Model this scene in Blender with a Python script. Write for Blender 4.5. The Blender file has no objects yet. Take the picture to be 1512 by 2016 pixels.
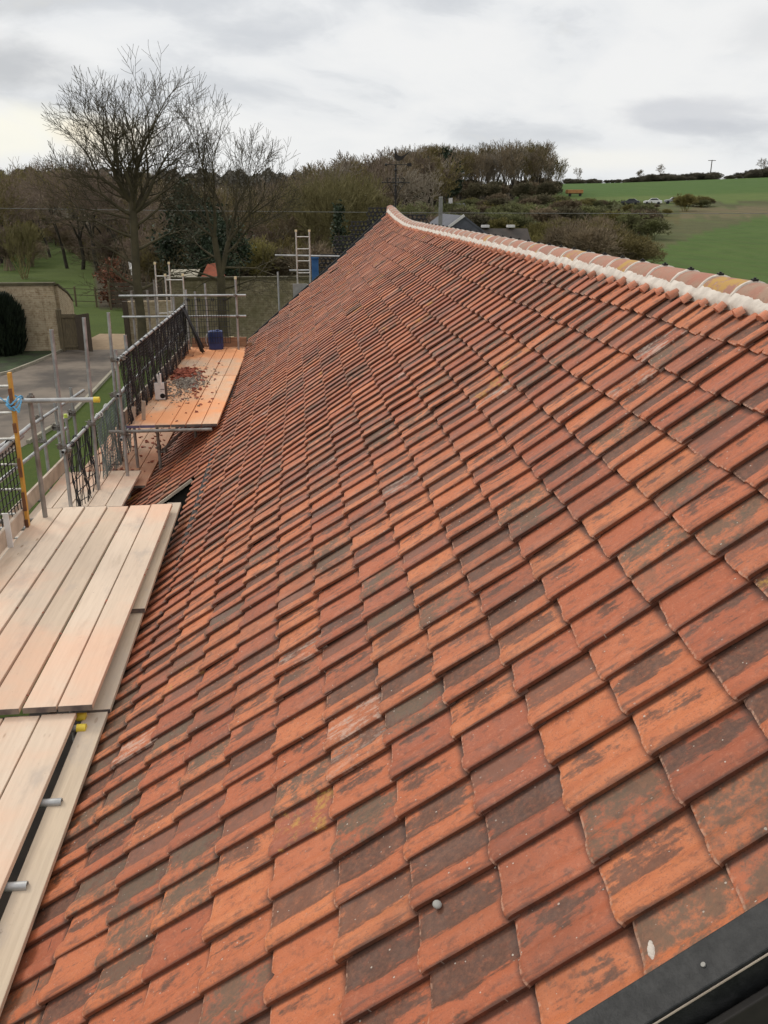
import bpy, math, random
import numpy as np
from mathutils import Vector, Matrix
R = math.radians
scene = bpy.context.scene
COL = scene.collection
random.seed(7)
rng = np.random.default_rng(11)

# ------------------------------------------------------------------ camera, world, sun, exposure
cam_d = bpy.data.cameras.new("camera")
cam_d.sensor_fit = 'VERTICAL'
cam_d.sensor_height = 24.0
cam_d.lens = 24.0 * 1676 / 2016
cam_d.clip_start = 0.05
cam_d.clip_end = 6000
cam = bpy.data.objects.new("camera", cam_d)
COL.objects.link(cam)
cam.location = (0, 0, 6.7)
cam.rotation_euler = (R(90 - 20.12), 0, R(-5.63))
scene.camera = cam
scene.view_settings.view_transform = 'Standard'
scene.view_settings.look = 'None'
scene.view_settings.exposure = 0.0
scene.view_settings.gamma = 1.0
scene.render.resolution_x, scene.render.resolution_y = 768, 1024
SUN_AZ, SUN_EL = -42.0, 38.0          # azimuth from +Y (towards -X), elevation


class NT:
    """small node-tree helper"""
    def __init__(s, tree):
        s.t = tree
        s.n = tree.nodes
        s.l = tree.links

    def new(s, typ, **kw):
        n = s.n.new(typ)
        for k, v in kw.items():
            setattr(n, k, v)
        return n

    def link(s, a, b):
        s.l.new(a, b)

    def put(s, sock, v):
        if hasattr(v, 'is_output') or isinstance(v, bpy.types.NodeSocket):
            s.link(v, sock)
        elif isinstance(v, (tuple, list)) and len(v) == 3 and sock.type == 'RGBA':
            sock.default_value = (*v, 1)
        else:
            sock.default_value = v

    def math(s, op, a, b=0.0, c=None, clamp=False):
        n = s.new('ShaderNodeMath', operation=op)
        n.use_clamp = clamp
        s.put(n.inputs[0], a)
        s.put(n.inputs[1], b)
        if c is not None:
            s.put(n.inputs[2], c)
        return n.outputs[0]

    def mix(s, f, a, b, typ='MIX'):
        n = s.new('ShaderNodeMix', data_type='RGBA', blend_type=typ)
        s.put(n.inputs[0], f)
        s.put(n.inputs[6], a)
        s.put(n.inputs[7], b)
        return n.outputs[2]

    def noise(s, vec, scale, detail=4, rough=.55, w=None, out=0):
        n = s.new('ShaderNodeTexNoise')
        if w is not None:
            n.noise_dimensions = '4D'
            s.put(n.inputs['W'], w)
        if vec is not None:
            s.link(vec, n.inputs['Vector'])
        n.inputs['Scale'].default_value = scale
        n.inputs['Detail'].default_value = detail
        n.inputs['Roughness'].default_value = rough
        return n.outputs[out]

    def smooth(s, v, a, b, lo=0.0, hi=1.0):
        n = s.new('ShaderNodeMapRange', interpolation_type='SMOOTHSTEP')
        s.put(n.inputs[0], v)
        n.inputs[1].default_value = a
        n.inputs[2].default_value = b
        n.inputs[3].default_value = lo
        n.inputs[4].default_value = hi
        return n.outputs[0]

    def ramp(s, f, stops, interp='LINEAR'):
        n = s.new('ShaderNodeValToRGB')
        cr = n.color_ramp
        cr.interpolation = interp
        while len(cr.elements) < len(stops):
            cr.elements.new(.5)
        for e, (p, c) in zip(cr.elements, stops):
            e.position = p
            e.color = (*c, 1)
        s.put(n.inputs[0], f)
        return n.outputs[0]

    def mapping(s, vec, scale=(1, 1, 1), loc=(0, 0, 0)):
        n = s.new('ShaderNodeMapping')
        s.link(vec, n.inputs[0])
        s.put(n.inputs['Scale'], scale)
        s.put(n.inputs['Location'], loc)
        return n.outputs[0]


world = bpy.data.worlds.new("World")
scene.world = world
world.use_nodes = True
w = NT(world.node_tree)
w.n.clear()
wout = w.new('ShaderNodeOutputWorld')
bg = w.new('ShaderNodeBackground')
sky = w.new('ShaderNodeTexSky', sky_type='NISHITA')
sky.sun_disc = False
sky.sun_elevation = R(SUN_EL)
sky.sun_rotation = R(SUN_AZ)
tc = w.new('ShaderNodeTexCoord')
sep = w.new('ShaderNodeSeparateXYZ')
w.link(tc.outputs['Generated'], sep.inputs[0])
zc = w.math('MAXIMUM', sep.outputs[2], 0.0)
# soft stratus: broad noise over the directions of the sky, flattened a little
mp = w.mapping(tc.outputs['Generated'], (1.0, 1.0, 2.6))
warp = w.noise(mp, 2.0, 4, .5, out=1)
vadd = w.new('ShaderNodeVectorMath', operation='MULTIPLY_ADD')
w.link(warp, vadd.inputs[0])
vadd.inputs[1].default_value = (.35, .35, .35)
w.link(mp, vadd.inputs[2])
cn = w.noise(vadd.outputs[0], 3.4, 7, .55)
cn2 = w.noise(vadd.outputs[0], 7.0, 6, .55)
az = w.math('ARCTAN2', sep.outputs[0], sep.outputs[1])
el = sep.outputs[2]


def bank(a0, aw, e0, ew):
    """a bank of cloud at azimuth a0, height e0 (degrees), soft edged and ragged"""
    ga = w.math('DIVIDE', w.math('SUBTRACT', az, R(a0)), R(aw))
    ge = w.math('DIVIDE', w.math('SUBTRACT', el, math.sin(R(e0))), math.sin(R(ew)))
    q = w.math('EXPONENT', w.math('MULTIPLY', w.math('ADD', w.math('MULTIPLY', ga, ga), w.math('MULTIPLY', ge, ge)), -1.0))
    return w.smooth(w.math('ADD', q, w.math('MULTIPLY', w.math('SUBTRACT', cn2, .5), 1.5)), .22, .85)


dark = w.smooth(w.math('ADD', w.math('MULTIPLY', cn, .72), w.math('MULTIPLY', cn2, .28)), .42, .64)
cl = w.ramp(dark, [(0, (.90, .90, .895)), (.5, (.835, .845, .855)), (1, (.66, .68, .71))])
cl = w.mix(w.math('MULTIPLY', bank(-16.5, 6, 7.0, 1.7), .80), cl, (.50, .515, .54))
cl = w.mix(w.math('MULTIPLY', bank(-17.0, 4, 10.5, 1.2), .5), cl, (.58, .59, .60))
cl = w.mix(w.math('MULTIPLY', bank(23.5, 5, 4.6, 1.2), .55), cl, (.56, .575, .62))
cl = w.mix(w.math('MULTIPLY', bank(28, 5, 8.6, 1.6), .4), cl, (.62, .635, .66))
cl = w.mix(w.math('MULTIPLY', bank(-17, 7, 3.6, 1.9), .85), cl, (1.0, .97, .84))
cl = w.mix(w.math('MULTIPLY', bank(-11.0, 4, 3.4, 1.3), .7), cl, (1.0, .88, .66))
cl = w.mix(w.math('MULTIPLY', bank(20.0, 6, 2.3, .9), .75), cl, (.97, .945, .875))
cl = w.mix(w.smooth(el, .09, .0, 0, .35), cl, (.80, .835, .86))
skm = w.new('ShaderNodeVectorMath', operation='SCALE')
w.link(sky.outputs[0], skm.inputs[0])
skm.inputs['Scale'].default_value = 1.0
# overcast: brighter overhead than at the horizon
lift = w.smooth(sep.outputs[2], .22, .95, 1.0, 1.55)
clb = w.new('ShaderNodeVectorMath', operation='SCALE')
w.link(cl, clb.inputs[0])
w.link(w.math('MULTIPLY', lift, 10.0), clb.inputs['Scale'])
allsky = w.mix(.965, skm.outputs[0], clb.outputs[0])
w.link(allsky, bg.inputs[0])
bg.inputs[1].default_value = 0.1
w.link(bg.outputs[0], wout.inputs[0])

sun_d = bpy.data.lights.new("sun", 'SUN')
sun_d.energy = 1.3
sun_d.angle = R(14)
sun_d.color = (1.0, .93, .82)
sun = bpy.data.objects.new("sun", sun_d)
COL.objects.link(sun)
sv = Vector((math.sin(R(SUN_AZ)) * math.cos(R(SUN_EL)), math.cos(R(SUN_AZ)) * math.cos(R(SUN_EL)), math.sin(R(SUN_EL))))
sun.rotation_euler = sv.to_track_quat('Z', 'Y').to_euler()
sun.location = (-30, 40, 60)


# ------------------------------------------------------------------ materials
def new_mat(name):
    m = bpy.data.materials.new(name)
    m.use_nodes = True
    nt = NT(m.node_tree)
    b = nt.n['Principled BSDF']
    return m, nt, b


def mk(name, c1, c2=None, scale=4.0, rough=.8, metal=0.0, bump=0.0, detail=5, lo=.35, hi=.65, spec=.3, coords='Object', rand=0.0, stretch=None):
    m, nt, b = new_mat(name)
    b.inputs['Roughness'].default_value = rough
    b.inputs['Metallic'].default_value = metal
    b.inputs['Specular IOR Level'].default_value = spec
    if c2 is None:
        b.inputs['Base Color'].default_value = (*c1, 1)
        return m
    if coords == 'World':
        v = nt.new('ShaderNodeNewGeometry').outputs['Position']
    else:
        v = nt.new('ShaderNodeTexCoord').outputs[coords]
    if stretch:
        v = nt.mapping(v, stretch)
    f = nt.smooth(nt.noise(v, scale, detail, .6), lo, hi)
    c = nt.mix(f, c1, c2)
    if rand:
        oi = nt.new('ShaderNodeObjectInfo').outputs['Random']
        hv = nt.new('ShaderNodeHueSaturation')
        nt.link(c, hv.inputs['Color'])
        nt.link(nt.math('ADD', nt.math('MULTIPLY', oi, rand), 1 - rand / 2), hv.inputs['Value'])
        c = hv.outputs[0]
    nt.link(c, b.inputs['Base Color'])
    if bump:
        bn = nt.new('ShaderNodeBump')
        bn.inputs['Strength'].default_value = bump
        bn.inputs['Distance'].default_value = .02
        nt.link(nt.noise(v, scale * 3, 5, .6), bn.inputs['Height'])
        nt.link(bn.outputs[0], b.inputs['Normal'])
    return m


def tile_material():
    m, nt, b = new_mat("clay_tile")
    uv = nt.new('ShaderNodeUVMap')
    uv.uv_map = "UVMap"
    at = nt.new('ShaderNodeAttribute')
    at.attribute_name = "tile_seed"
    sp = nt.new('ShaderNodeSeparateColor')
    nt.link(at.outputs['Color'], sp.inputs[0])
    r, g, bl = sp.outputs[0], sp.outputs[1], sp.outputs[2]
    su = nt.new('ShaderNodeSeparateXYZ')
    nt.link(uv.outputs[0], su.inputs[0])
    u, v = su.outputs[0], su.outputs[1]
    vec = nt.mapping(uv.outputs[0], (.25, .32, 1))
    wv = nt.math('MULTIPLY', nt.math('ADD', g, nt.math('MULTIPLY', bl, 3.7)), 61.0)
    n1 = nt.noise(vec, 11, 5, .6, wv)
    nst = nt.noise(nt.mapping(uv.outputs[0], (.5, .16, 1)), 14, 5, .62, wv)
    n2 = nt.noise(vec, 60, 4, .65, wv)
    n3 = nt.noise(vec, 210, 3, .6, wv)
    # body clay, a colour of its own for each tile
    clay = nt.ramp(r, [(0, (.29, .078, .036)), (.22, (.40, .108, .043)), (.5, (.49, .148, .054)), (.75, (.55, .18, .066)), (.9, (.40, .112, .048)), (1, (.30, .09, .046))])
    clay = nt.mix(nt.smooth(n1, .3, .75, 0, .55), clay, (.40, .12, .06))
    clay = nt.mix(nt.smooth(n2, .5, .75, 0, .5), clay, (.56, .23, .13))
    clay = nt.mix(nt.smooth(n3, .54, .70, 0, .7), clay, (.17, .062, .040))
    # dark weathering in the pan: a long patch of its own shape
    du = nt.math('POWER', nt.math('ABSOLUTE', nt.math('DIVIDE', nt.math('SUBTRACT', u, .31), .27)), 2.6)
    dv = nt.math('POWER', nt.math('ABSOLUTE', nt.math('DIVIDE', nt.math('SUBTRACT', v, .40), .42)), 2.6)
    patch = nt.math('SUBTRACT', 1.0, nt.math('ADD', du, dv))
    lvl = nt.math('MULTIPLY', nt.math('SUBTRACT', nt.math('MINIMUM', bl, .94), .42), 1.30)
    lown = nt.noise(vec, 7.5, 3, .55, nt.math('ADD', wv, 9.0))
    sc = nt.math('ADD', nt.math('MULTIPLY', nt.math('MAXIMUM', patch, -2.5), .34), lvl)
    sc = nt.math('ADD', sc, nt.math('MULTIPLY', nt.math('SUBTRACT', lown, .5), 1.7))
    sc = nt.math('ADD', sc, nt.math('MULTIPLY', nt.math('SUBTRACT', nst, .5), 2.3))
    sc = nt.math('ADD', sc, nt.math('MULTIPLY', nt.math('SUBTRACT', n2, .5), 1.0))
    stain = nt.math('MULTIPLY', nt.smooth(sc, .12, .46), nt.smooth(nt.noise(vec, 34, 5, .7, wv), .30, .52, .62, 1.0))
    patch = nt.math('MAXIMUM', patch, 0.0)
    dcol = nt.mix(nt.smooth(n2, .3, .7), (.040, .029, .023), (.115, .058, .036))
    dcol = nt.mix(nt.smooth(r, .55, .9), dcol, (.17, .075, .048))
    col = nt.mix(nt.math('MULTIPLY', stain, .86), clay, dcol)
    # whole-tile grey-brown film on some
    film = nt.math('MULTIPLY', nt.smooth(g, .77, .84), nt.smooth(nt.math('ADD', nt.math('ADD', n1, nt.math('MULTIPLY', nt.math('SUBTRACT', n2, .5), .5)), nt.math('MULTIPLY', patch, .10)), .40, .62))
    fcol = nt.mix(nt.smooth(n2, .35, .65), (.17, .10, .062), (.11, .083, .055))
    col = nt.mix(nt.math('MULTIPLY', film, .85), col, fcol)
    big = nt.noise(nt.new('ShaderNodeNewGeometry').outputs['Position'], .9, 4, .6)
    col = nt.mix(nt.smooth(big, .48, .70, 0, .38), col, (.085, .050, .036))
    col = nt.mix(nt.smooth(nt.noise(vec, 26, 5, .7, wv), .50, .68, 0, .55), col, (.105, .055, .038))
    # sooty marks on the roll
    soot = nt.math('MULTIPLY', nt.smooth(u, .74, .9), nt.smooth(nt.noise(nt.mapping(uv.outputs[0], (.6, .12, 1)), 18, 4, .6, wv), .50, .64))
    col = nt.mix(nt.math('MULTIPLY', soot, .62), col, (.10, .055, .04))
    # shadow lines painted into the colour where tiles meet and lap, pale worn tail arris
    lap_shade = nt.math('MAXIMUM', nt.smooth(u, .955, .995, 0, .65), nt.smooth(u, .14, .08, 0, .75))
    lap_shade = nt.math('MAXIMUM', lap_shade, nt.smooth(v, .80, .90, 0, .85))
    col = nt.mix(lap_shade, col, (.050, .026, .019))
    tail = nt.math('MULTIPLY', nt.smooth(v, .032, .008), nt.smooth(n2, .42, .62))
    col = nt.mix(nt.math('MULTIPLY', tail, .55), col, (.60, .36, .25))
    # pale lichen spots
    vo = nt.new('ShaderNodeTexVoronoi')
    vo.voronoi_dimensions = '4D'
    nt.link(vec, vo.inputs['Vector'])
    nt.link(wv, vo.inputs['W'])
    vo.inputs['Scale'].default_value = 75
    vs = nt.new('ShaderNodeSeparateColor')
    nt.link(vo.outputs['Color'], vs.inputs[0])
    rad = nt.math('MULTIPLY', nt.smooth(vs.outputs[0], .78, 1.0), .34)
    sp1 = nt.math('LESS_THAN', vo.outputs['Distance'], nt.math('MULTIPLY', rad, nt.math('ADD', n3, .35)))
    clus = nt.smooth(n1, .40, .56)
    col = nt.mix(nt.math('MULTIPLY', nt.math('MULTIPLY', sp1, clus), .8), col, (.50, .44, .37))
    # chalky and yellow patches on a few tiles
    yl = nt.math('MULTIPLY', nt.smooth(g, .030, .024), nt.smooth(nt.math('ADD', n1, nt.math('MULTIPLY', n2, .3)), .66, .80))
    col = nt.mix(nt.math('MULTIPLY', yl, .75), col, (.44, .25, .055))
    wl = nt.math('MULTIPLY', nt.smooth(g, .626, .622), nt.math('MULTIPLY', nt.smooth(g, .61, .615), nt.smooth(nt.math('ADD', nst, nt.math('MULTIPLY', n2, .35)), .66, .80)))
    col = nt.mix(nt.math('MULTIPLY', wl, .5), col, (.56, .45, .37))
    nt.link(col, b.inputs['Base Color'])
    nt.link(nt.smooth(n1, .3, .7, .52, .72), b.inputs['Roughness'])
    b.inputs['Specular IOR Level'].default_value = .32
    bn = nt.new('ShaderNodeBump')
    bn.inputs['Strength'].default_value = .6
    bn.inputs['Distance'].default_value = .004
    nt.link(nt.math('ADD', nt.math('MULTIPLY', n2, .7), nt.math('MULTIPLY', n3, .5)), bn.inputs['Height'])
    nt.link(bn.outputs[0], b.inputs['Normal'])
    return m


def board_material(name, base, base2, dust, dust_lo, dust_hi, amount):
    m, nt, b = new_mat(name)
    pos = nt.new('ShaderNodeNewGeometry').outputs['Position']
    oi = nt.new('ShaderNodeObjectInfo').outputs['Random']
    gr = nt.noise(nt.mapping(pos, (34, 1.6, 34)), 1.6, 5, .6, nt.math('MULTIPLY', oi, 40))
    kn = nt.noise(nt.mapping(pos, (6, 1.4, 6)), 1.3, 4, .6, nt.math('MULTIPLY', oi, 40))
    c = nt.mix(nt.smooth(gr, .3, .75), base, base2)
    tint = nt.ramp(oi, [(0, (.80, .76, .70)), (.35, (1.0, .97, .93)), (.6, (1.04, .95, .86)), (.8, (.84, .82, .78)), (1, (.96, .90, .84))])
    c = nt.mix(1.0, c, tint, 'MULTIPLY')
    c = nt.mix(nt.smooth(kn, .58, .74, 0, .30), c, (.30, .22, .16))
    sm1 = nt.noise(nt.mapping(pos, (1.6, .8, 1)), 2.4, 6, .65)
    c = nt.mix(nt.smooth(sm1, .52, .72, 0, .55), c, (.40, .34, .29))
    kv = nt.new('ShaderNodeTexVoronoi')
    nt.link(nt.mapping(pos, (9, 2.6, 9)), kv.inputs['Vector'])
    kv.inputs['Scale'].default_value = .8
    c = nt.mix(nt.smooth(kv.outputs['Distance'], .10, .05, 0, .6), c, (.22, .13, .075))
    dn = nt.noise(pos, .62, 6, .62)
    d2 = nt.noise(pos, 9, 4, .6)
    f = nt.smooth(nt.math('ADD', dn, nt.math('MULTIPLY', d2, .10)), dust_lo, dust_hi, 0, amount)
    c = nt.mix(f, c, dust)
    sp = nt.smooth(nt.noise(pos, 26, 4, .7), .66, .74, 0, .5)
    c = nt.mix(sp, c, (.22, .13, .09))
    nt.link(c, b.inputs['Base Color'])
    b.inputs['Roughness'].default_value = .85
    b.inputs['Specular IOR Level'].default_value = .2
    bn = nt.new('ShaderNodeBump')
    bn.inputs['Strength'].default_value = .25
    bn.inputs['Distance'].default_value = .004
    nt.link(gr, bn.inputs['Height'])
    nt.link(bn.outputs[0], b.inputs['Normal'])
    return m


M = {}
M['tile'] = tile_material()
M['deck'] = mk('roof_underlay', (.02, .015, .012))
M['boardA'] = board_material('pale_scaffold_board', (.72, .60, .49), (.64, .525, .42), (.76, .43, .28), .50, .74, .5)
M['boardP'] = board_material('dusty_scaffold_board', (.68, .49, .35), (.60, .41, .28), (.78, .32, .135), .43, .66, .85)
M['boardW'] = board_material('grubby_scaffold_board', (.56, .39, .29), (.46, .32, .23), (.62, .27, .15), .45, .70, .65)
M['boardI'] = board_material('grey_scaffold_board', (.56, .475, .37), (.47, .39, .30), (.50, .42, .34), .5, .7, .4)
M['boardE'] = mk('board_end_dark', (.10, .08, .075), (.2, .16, .13), 9)
M['boardV'] = mk('board_end_purple', (.17, .13, .22), (.12, .10, .15), 12)
M['tube'] = mk('galvanised_tube', (.46, .46, .45), (.30, .30, .295), 5, .48, .55, .1, spec=.5)
M['tube_old'] = mk('weathered_tube', (.30, .285, .265), (.19, .165, .14), 6, .6, .35, .1)
M['coupler'] = mk('coupler_steel', (.26, .25, .23), (.14, .11, .085), 22, .6, .5, .2)
M['cap_y'] = mk('yellow_plastic', (.72, .55, .06), (.62, .45, .05), 8, .45)
M['cap_g'] = mk('lime_plastic', (.62, .74, .14), (.5, .62, .1), 8, .45)
M['cap_c'] = mk('cream_plastic', (.68, .58, .36), (.6, .5, .3), 8, .5)
M['blackmesh'] = mk('black_plastic', (.013, .013, .014), (.03, .03, .032), 14, .5)
M['greymesh'] = mk('grey_green_netting', (.20, .24, .23), (.12, .15, .145), 9, .7)
M['flecknet'] = mk('dusty_black_netting', (.012, .012, .014), (.24, .245, .26), 16, .6, lo=.60, hi=.72, stretch=(1, 1, .45))
M['verge'] = mk('black_board', (.012, .0125, .013), (.026, .026, .026), 22, .55, bump=.2)
M['weatherboard'] = mk('black_weatherboard', (.02, .018, .016), (.035, .03, .026), 6, .7)
M['mortar'] = mk('lime_mortar', (.65, .58, .505), (.50, .44, .38), 11, .9, bump=.25, coords='World')
M['slip'] = mk('clay_slip', (.50, .17, .09), (.42, .20, .13), 14, .8, rand=.5, bump=.4)
M['iron'] = mk('black_iron', (.018, .018, .018), (.03, .028, .025), 20, .55, .3)
M['alu'] = mk('aluminium', (.62, .60, .55), (.48, .46, .42), 12, .42, .6)
M['ladder_y'] = mk('yellow_grp', (.60, .32, .055), (.50, .27, .06), 9, .55)
M['ladder_b'] = mk('rust_brown', (.12, .055, .03), (.2, .09, .04), 9, .7)
M['rope'] = mk('blue_rope', (.10, .32, .55), (.16, .42, .62), 40, .8)
M['blue'] = mk('blue_plastic', (.028, .05, .16), (.04, .065, .19), 5, .5)
M['bluebox'] = mk('blue_sheet', (.03, .10, .25), (.05, .14, .30), 5, .6)
M['white'] = mk('white_card', (.74, .72, .70), (.64, .62, .60), 6, .6)
M['grey'] = mk('grey_board', (.33, .32, .29), (.26, .25, .23), 6, .8)
M['darkbox'] = mk('dark_card', (.05, .035, .028), (.08, .06, .05), 9, .8)
M['ink'] = mk('black_ink', (.015, .013, .013))
M['inkgrey'] = mk('grey_ink', (.22, .21, .21))
M['shard'] = mk('clay_shards', (.36, .10, .055), (.17, .05, .032), 12, .85, coords='World')
M['crumb'] = mk('mortar_crumbs', (.36, .31, .25), (.13, .10, .08), 13, .9, coords='World')
M['toe'] = mk('brown_timber', (.34, .20, .12), (.26, .15, .09), 3, .8, stretch=(1, 10, 10))
M['toe_p'] = mk('pale_timber', (.56, .46, .36), (.40, .32, .25), 3.5, .8, bump=.1)


def ridge_material(name, lich):
    m, nt, b = new_mat(name)
    pos = nt.new('ShaderNodeNewGeometry').outputs['Position']
    oi = nt.new('ShaderNodeObjectInfo').outputs['Random']
    n1 = nt.noise(pos, 6, 5, .6)
    n2 = nt.noise(pos, 34, 5, .65)
    c = nt.ramp(oi, [(0, (.33, .135, .085)), (.5, (.37, .17, .11)), (1, (.28, .125, .085))])
    c = nt.mix(nt.smooth(n1, .42, .66, 0, .75), c, (.30, .205, .14))
    c = nt.mix(nt.smooth(n2, .56, .74, 0, .5), c, (.16, .085, .06))
    c = nt.mix(nt.smooth(n2, .40, .26, 0, .5), c, (.55, .42, .30))
    if lich:
        c = nt.mix(nt.smooth(nt.math('ADD', n1, nt.math('MULTIPLY', n2, .3)), .60 if lich > 1 else .64, .70, 0, .85), c, (.42, .24, .04))
    nt.link(c, b.inputs['Base Color'])
    b.inputs['Roughness'].default_value = .8
    bn = nt.new('ShaderNodeBump')
    bn.inputs['Strength'].default_value = .5
    bn.inputs['Distance'].default_value = .006
    nt.link(n2, bn.inputs['Height'])
    nt.link(bn.outputs[0], b.inputs['Normal'])
    return m


M['ridge'] = ridge_material('weathered_ridge_clay', 0)
M['ridge_l'] = ridge_material('lichened_ridge_clay', 1)
M['ridge_ll'] = ridge_material('yellow_lichen_ridge_clay', 2)
BARK = {
    'olive': mk('olive_bark', (0.170, 0.134, 0.046), (0.106, 0.085, 0.033), 2.0, .9, rand=.3),
    'limb': mk('dull_bark', (.085, .070, .038), (.055, .046, .026), 2.0, .9),
    'brown': mk('brown_twigs', (0.210, 0.157, 0.094), (0.148, 0.115, 0.073), .8, .9, rand=.4),
    'mauve': mk('mauve_brown_twigs', (0.209, 0.153, 0.110), (0.143, 0.106, 0.081), .8, .9, rand=.4),
    'grey': mk('grey_brown_twigs', (0.286, 0.240, 0.177), (0.196, 0.165, 0.124), .8, .9, rand=.4),
    'willow': mk('willow_twigs', (.21, .18, .075), (.14, .12, .05), .8, .9, rand=.3),
    'green': mk('mossy_twigs', (0.209, 0.180, 0.054), (0.138, 0.119, 0.041), .8, .9, rand=.4),
    'dark': mk('dark_bark', (.035, .030, .022), (.05, .042, .030), 2, .9, rand=.3),
    'tan': mk('tan_willow_twigs', (.17, .15, .075), (.12, .105, .055), .8, .9, rand=.3),
    'gold': mk('pale_catkin_twigs', (.34, .31, .15), (.24, .22, .11), .9, .9),
    'scrub': mk('green_scrub', (0.161, 0.166, 0.067), (0.111, 0.106, 0.051), .5, .9, rand=.5),
    'ever': mk('dark_evergreen_leaves', (.020, .034, .016), (.034, .048, .022), 1.2, .7, rand=.3),
    'yew': mk('yew_leaves', (.007, .013, .006), (.014, .022, .009), 3, .7),
    'skyline': mk('skyline_twigs', (.125, .108, .075), (.085, .074, .052), .5, .9, rand=.5),
    'hedge': mk('hedge_twigs', (0.129, 0.109, 0.061), (0.092, 0.082, 0.046), .5, .9, rand=.4),
}

# ------------------------------------------------------------------ object helpers
WLOC = {}


def thing(name, label, cat, loc=(0, 0, 0), group=None, rotz=0):
    o = bpy.data.objects.new(name, None)
    o.empty_display_size = .2
    COL.objects.link(o)
    o.location = loc
    o.rotation_euler = (0, 0, rotz)
    o['label'] = label
    o['category'] = cat
    if group:
        o['group'] = group
    WLOC[o.name] = Vector(loc)
    return o


def tag(o, label, cat, group=None):
    o['label'] = label
    o['category'] = cat
    if group:
        o['group'] = group
    return o


class MB:
    """collects shapes and links them as ONE mesh object"""
    def __init__(s):
        s.v = []
        s.f = []

    def add(s, vs, fs):
        k = len(s.v)
        s.v.extend([tuple(x) for x in vs])
        s.f.extend([tuple(i + k for i in f) for f in fs])
        return s

    def box(s, c, size, ax=None):
        """box at centre c; ax = three unit axes"""
        c = Vector(c)
        if ax is None:
            ax = (Vector((1, 0, 0)), Vector((0, 1, 0)), Vector((0, 0, 1)))
        a, b, d = [Vector(q).normalized() * (e / 2) for q, e in zip(ax, size)]
        vs = [c + i * a + j * b + k * d for i in (-1, 1) for j in (-1, 1) for k in (-1, 1)]
        return s.add(vs, [(0, 1, 3, 2), (4, 6, 7, 5), (0, 4, 5, 1), (2, 3, 7, 6), (0, 2, 6, 4), (1, 5, 7, 3)])

    def beam(s, p0, p1, wd, th, up=(0, 0, 1)):
        p0, p1 = Vector(p0), Vector(p1)
        d = p1 - p0
        x = d.normalized()
        side = x.cross(Vector(up))
        if side.length < 1e-5:
            side = Vector((1, 0, 0))
        side.normalize()
        u = side.cross(x)
        return s.box((p0 + p1) / 2, (d.length, wd, th), (x, side, u))

    def tube(s, p0, p1, r, n=12, hollow=0.0, r2=None):
        p0, p1 = Vector(p0), Vector(p1)
        d = (p1 - p0).normalized()
        a = d.orthogonal().normalized()
        b = d.cross(a)
        r2 = r if r2 is None else r2
        cs = [(math.cos(2 * math.pi * i / n), math.sin(2 * math.pi * i / n)) for i in range(n)]
        vs = [p0 + a * (c * r) + b * (q * r) for c, q in cs] + [p1 + a * (c * r2) + b * (q * r2) for c, q in cs]
        fs = [(i, (i + 1) % n, n + (i + 1) % n, n + i) for i in range(n)]
        if hollow:
            k = hollow
            dep = min(.08, (p1 - p0).length * .4)
            vs += [p0 + a * (c * k) + b * (q * k) for c, q in cs] + [p1 + a * (c * k) + b * (q * k) for c, q in cs]
            vs += [p0 + d * dep + a * (c * k) + b * (q * k) for c, q in cs] + [p1 - d * dep + a * (c * k) + b * (q * k) for c, q in cs]
            for i in range(n):
                j = (i + 1) % n
                fs += [(j, i, 2 * n + i, 2 * n + j), (n + i, n + j, 3 * n + j, 3 * n + i)]
                fs += [(2 * n + j, 2 * n + i, 4 * n + i, 4 * n + j), (3 * n + i, 3 * n + j, 5 * n + j, 5 * n + i)]
            fs += [tuple(range(4 * n, 5 * n)), tuple(range(5 * n, 6 * n))]
        else:
            fs += [tuple(reversed(range(n))), tuple(range(n, 2 * n))]
        return s.add(vs, fs)

    def path(s, pts, r, n=6):
        for a, b in zip(pts[:-1], pts[1:]):
            s.tube(a, b, r, n)
        return s

    def ball(s, c, r, n=10, sq=(1, 1, 1)):
        c = Vector(c)
        vs, fs = [], []
        for i in range(n + 1):
            t = math.pi * i / n
            for j in range(n):
                p = 2 * math.pi * j / n
                vs.append(c + Vector((r * sq[0] * math.sin(t) * math.cos(p), r * sq[1] * math.sin(t) * math.sin(p), r * sq[2] * math.cos(t))))
        for i in range(n):
            for j in range(n):
                fs.append((i * n + j, (i + 1) * n + j, (i + 1) * n + (j + 1) % n, i * n + (j + 1) % n))
        return s.add(vs, fs)

    def prism(s, pts, off):
        """closed outline extruded by the vector off"""
        off = Vector(off)
        n = len(pts)
        vs = [Vector(p) - off / 2 for p in pts] + [Vector(p) + off / 2 for p in pts]
        fs = [tuple(reversed(range(n))), tuple(range(n, 2 * n))] + [(i, (i + 1) % n, n + (i + 1) % n, n + i) for i in range(n)]
        return s.add(vs, fs)

    def build(s, name, mat, parent=None, smooth=False, bevel=0.0, kind=None, origin=None):
        me = bpy.data.meshes.new(name)
        off = Vector((0, 0, 0))
        if parent is not None:
            off = WLOC[parent.name]
        elif origin is not None:
            off = Vector(origin)
        me.from_pydata([tuple(Vector(q) - off) for q in s.v], [], s.f)
        me.materials.append(mat)
        if smooth:
            me.polygons.foreach_set('use_smooth', [True] * len(me.polygons))
        me.update()
        o = bpy.data.objects.new(name, me)
        COL.objects.link(o)
        if parent is not None:
            o.parent = parent
        else:
            o.location = off
        WLOC[o.name] = off
        if bevel:
            b = o.modifiers.new('bevel', 'BEVEL')
            b.width = bevel
            b.segments = 2
            b.limit_method = 'ANGLE'
        if smooth:
            try:
                me.set_sharp_from_angle(angle=R(40))
            except Exception:
                pass
        if kind:
            o['kind'] = kind
        return o


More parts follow.
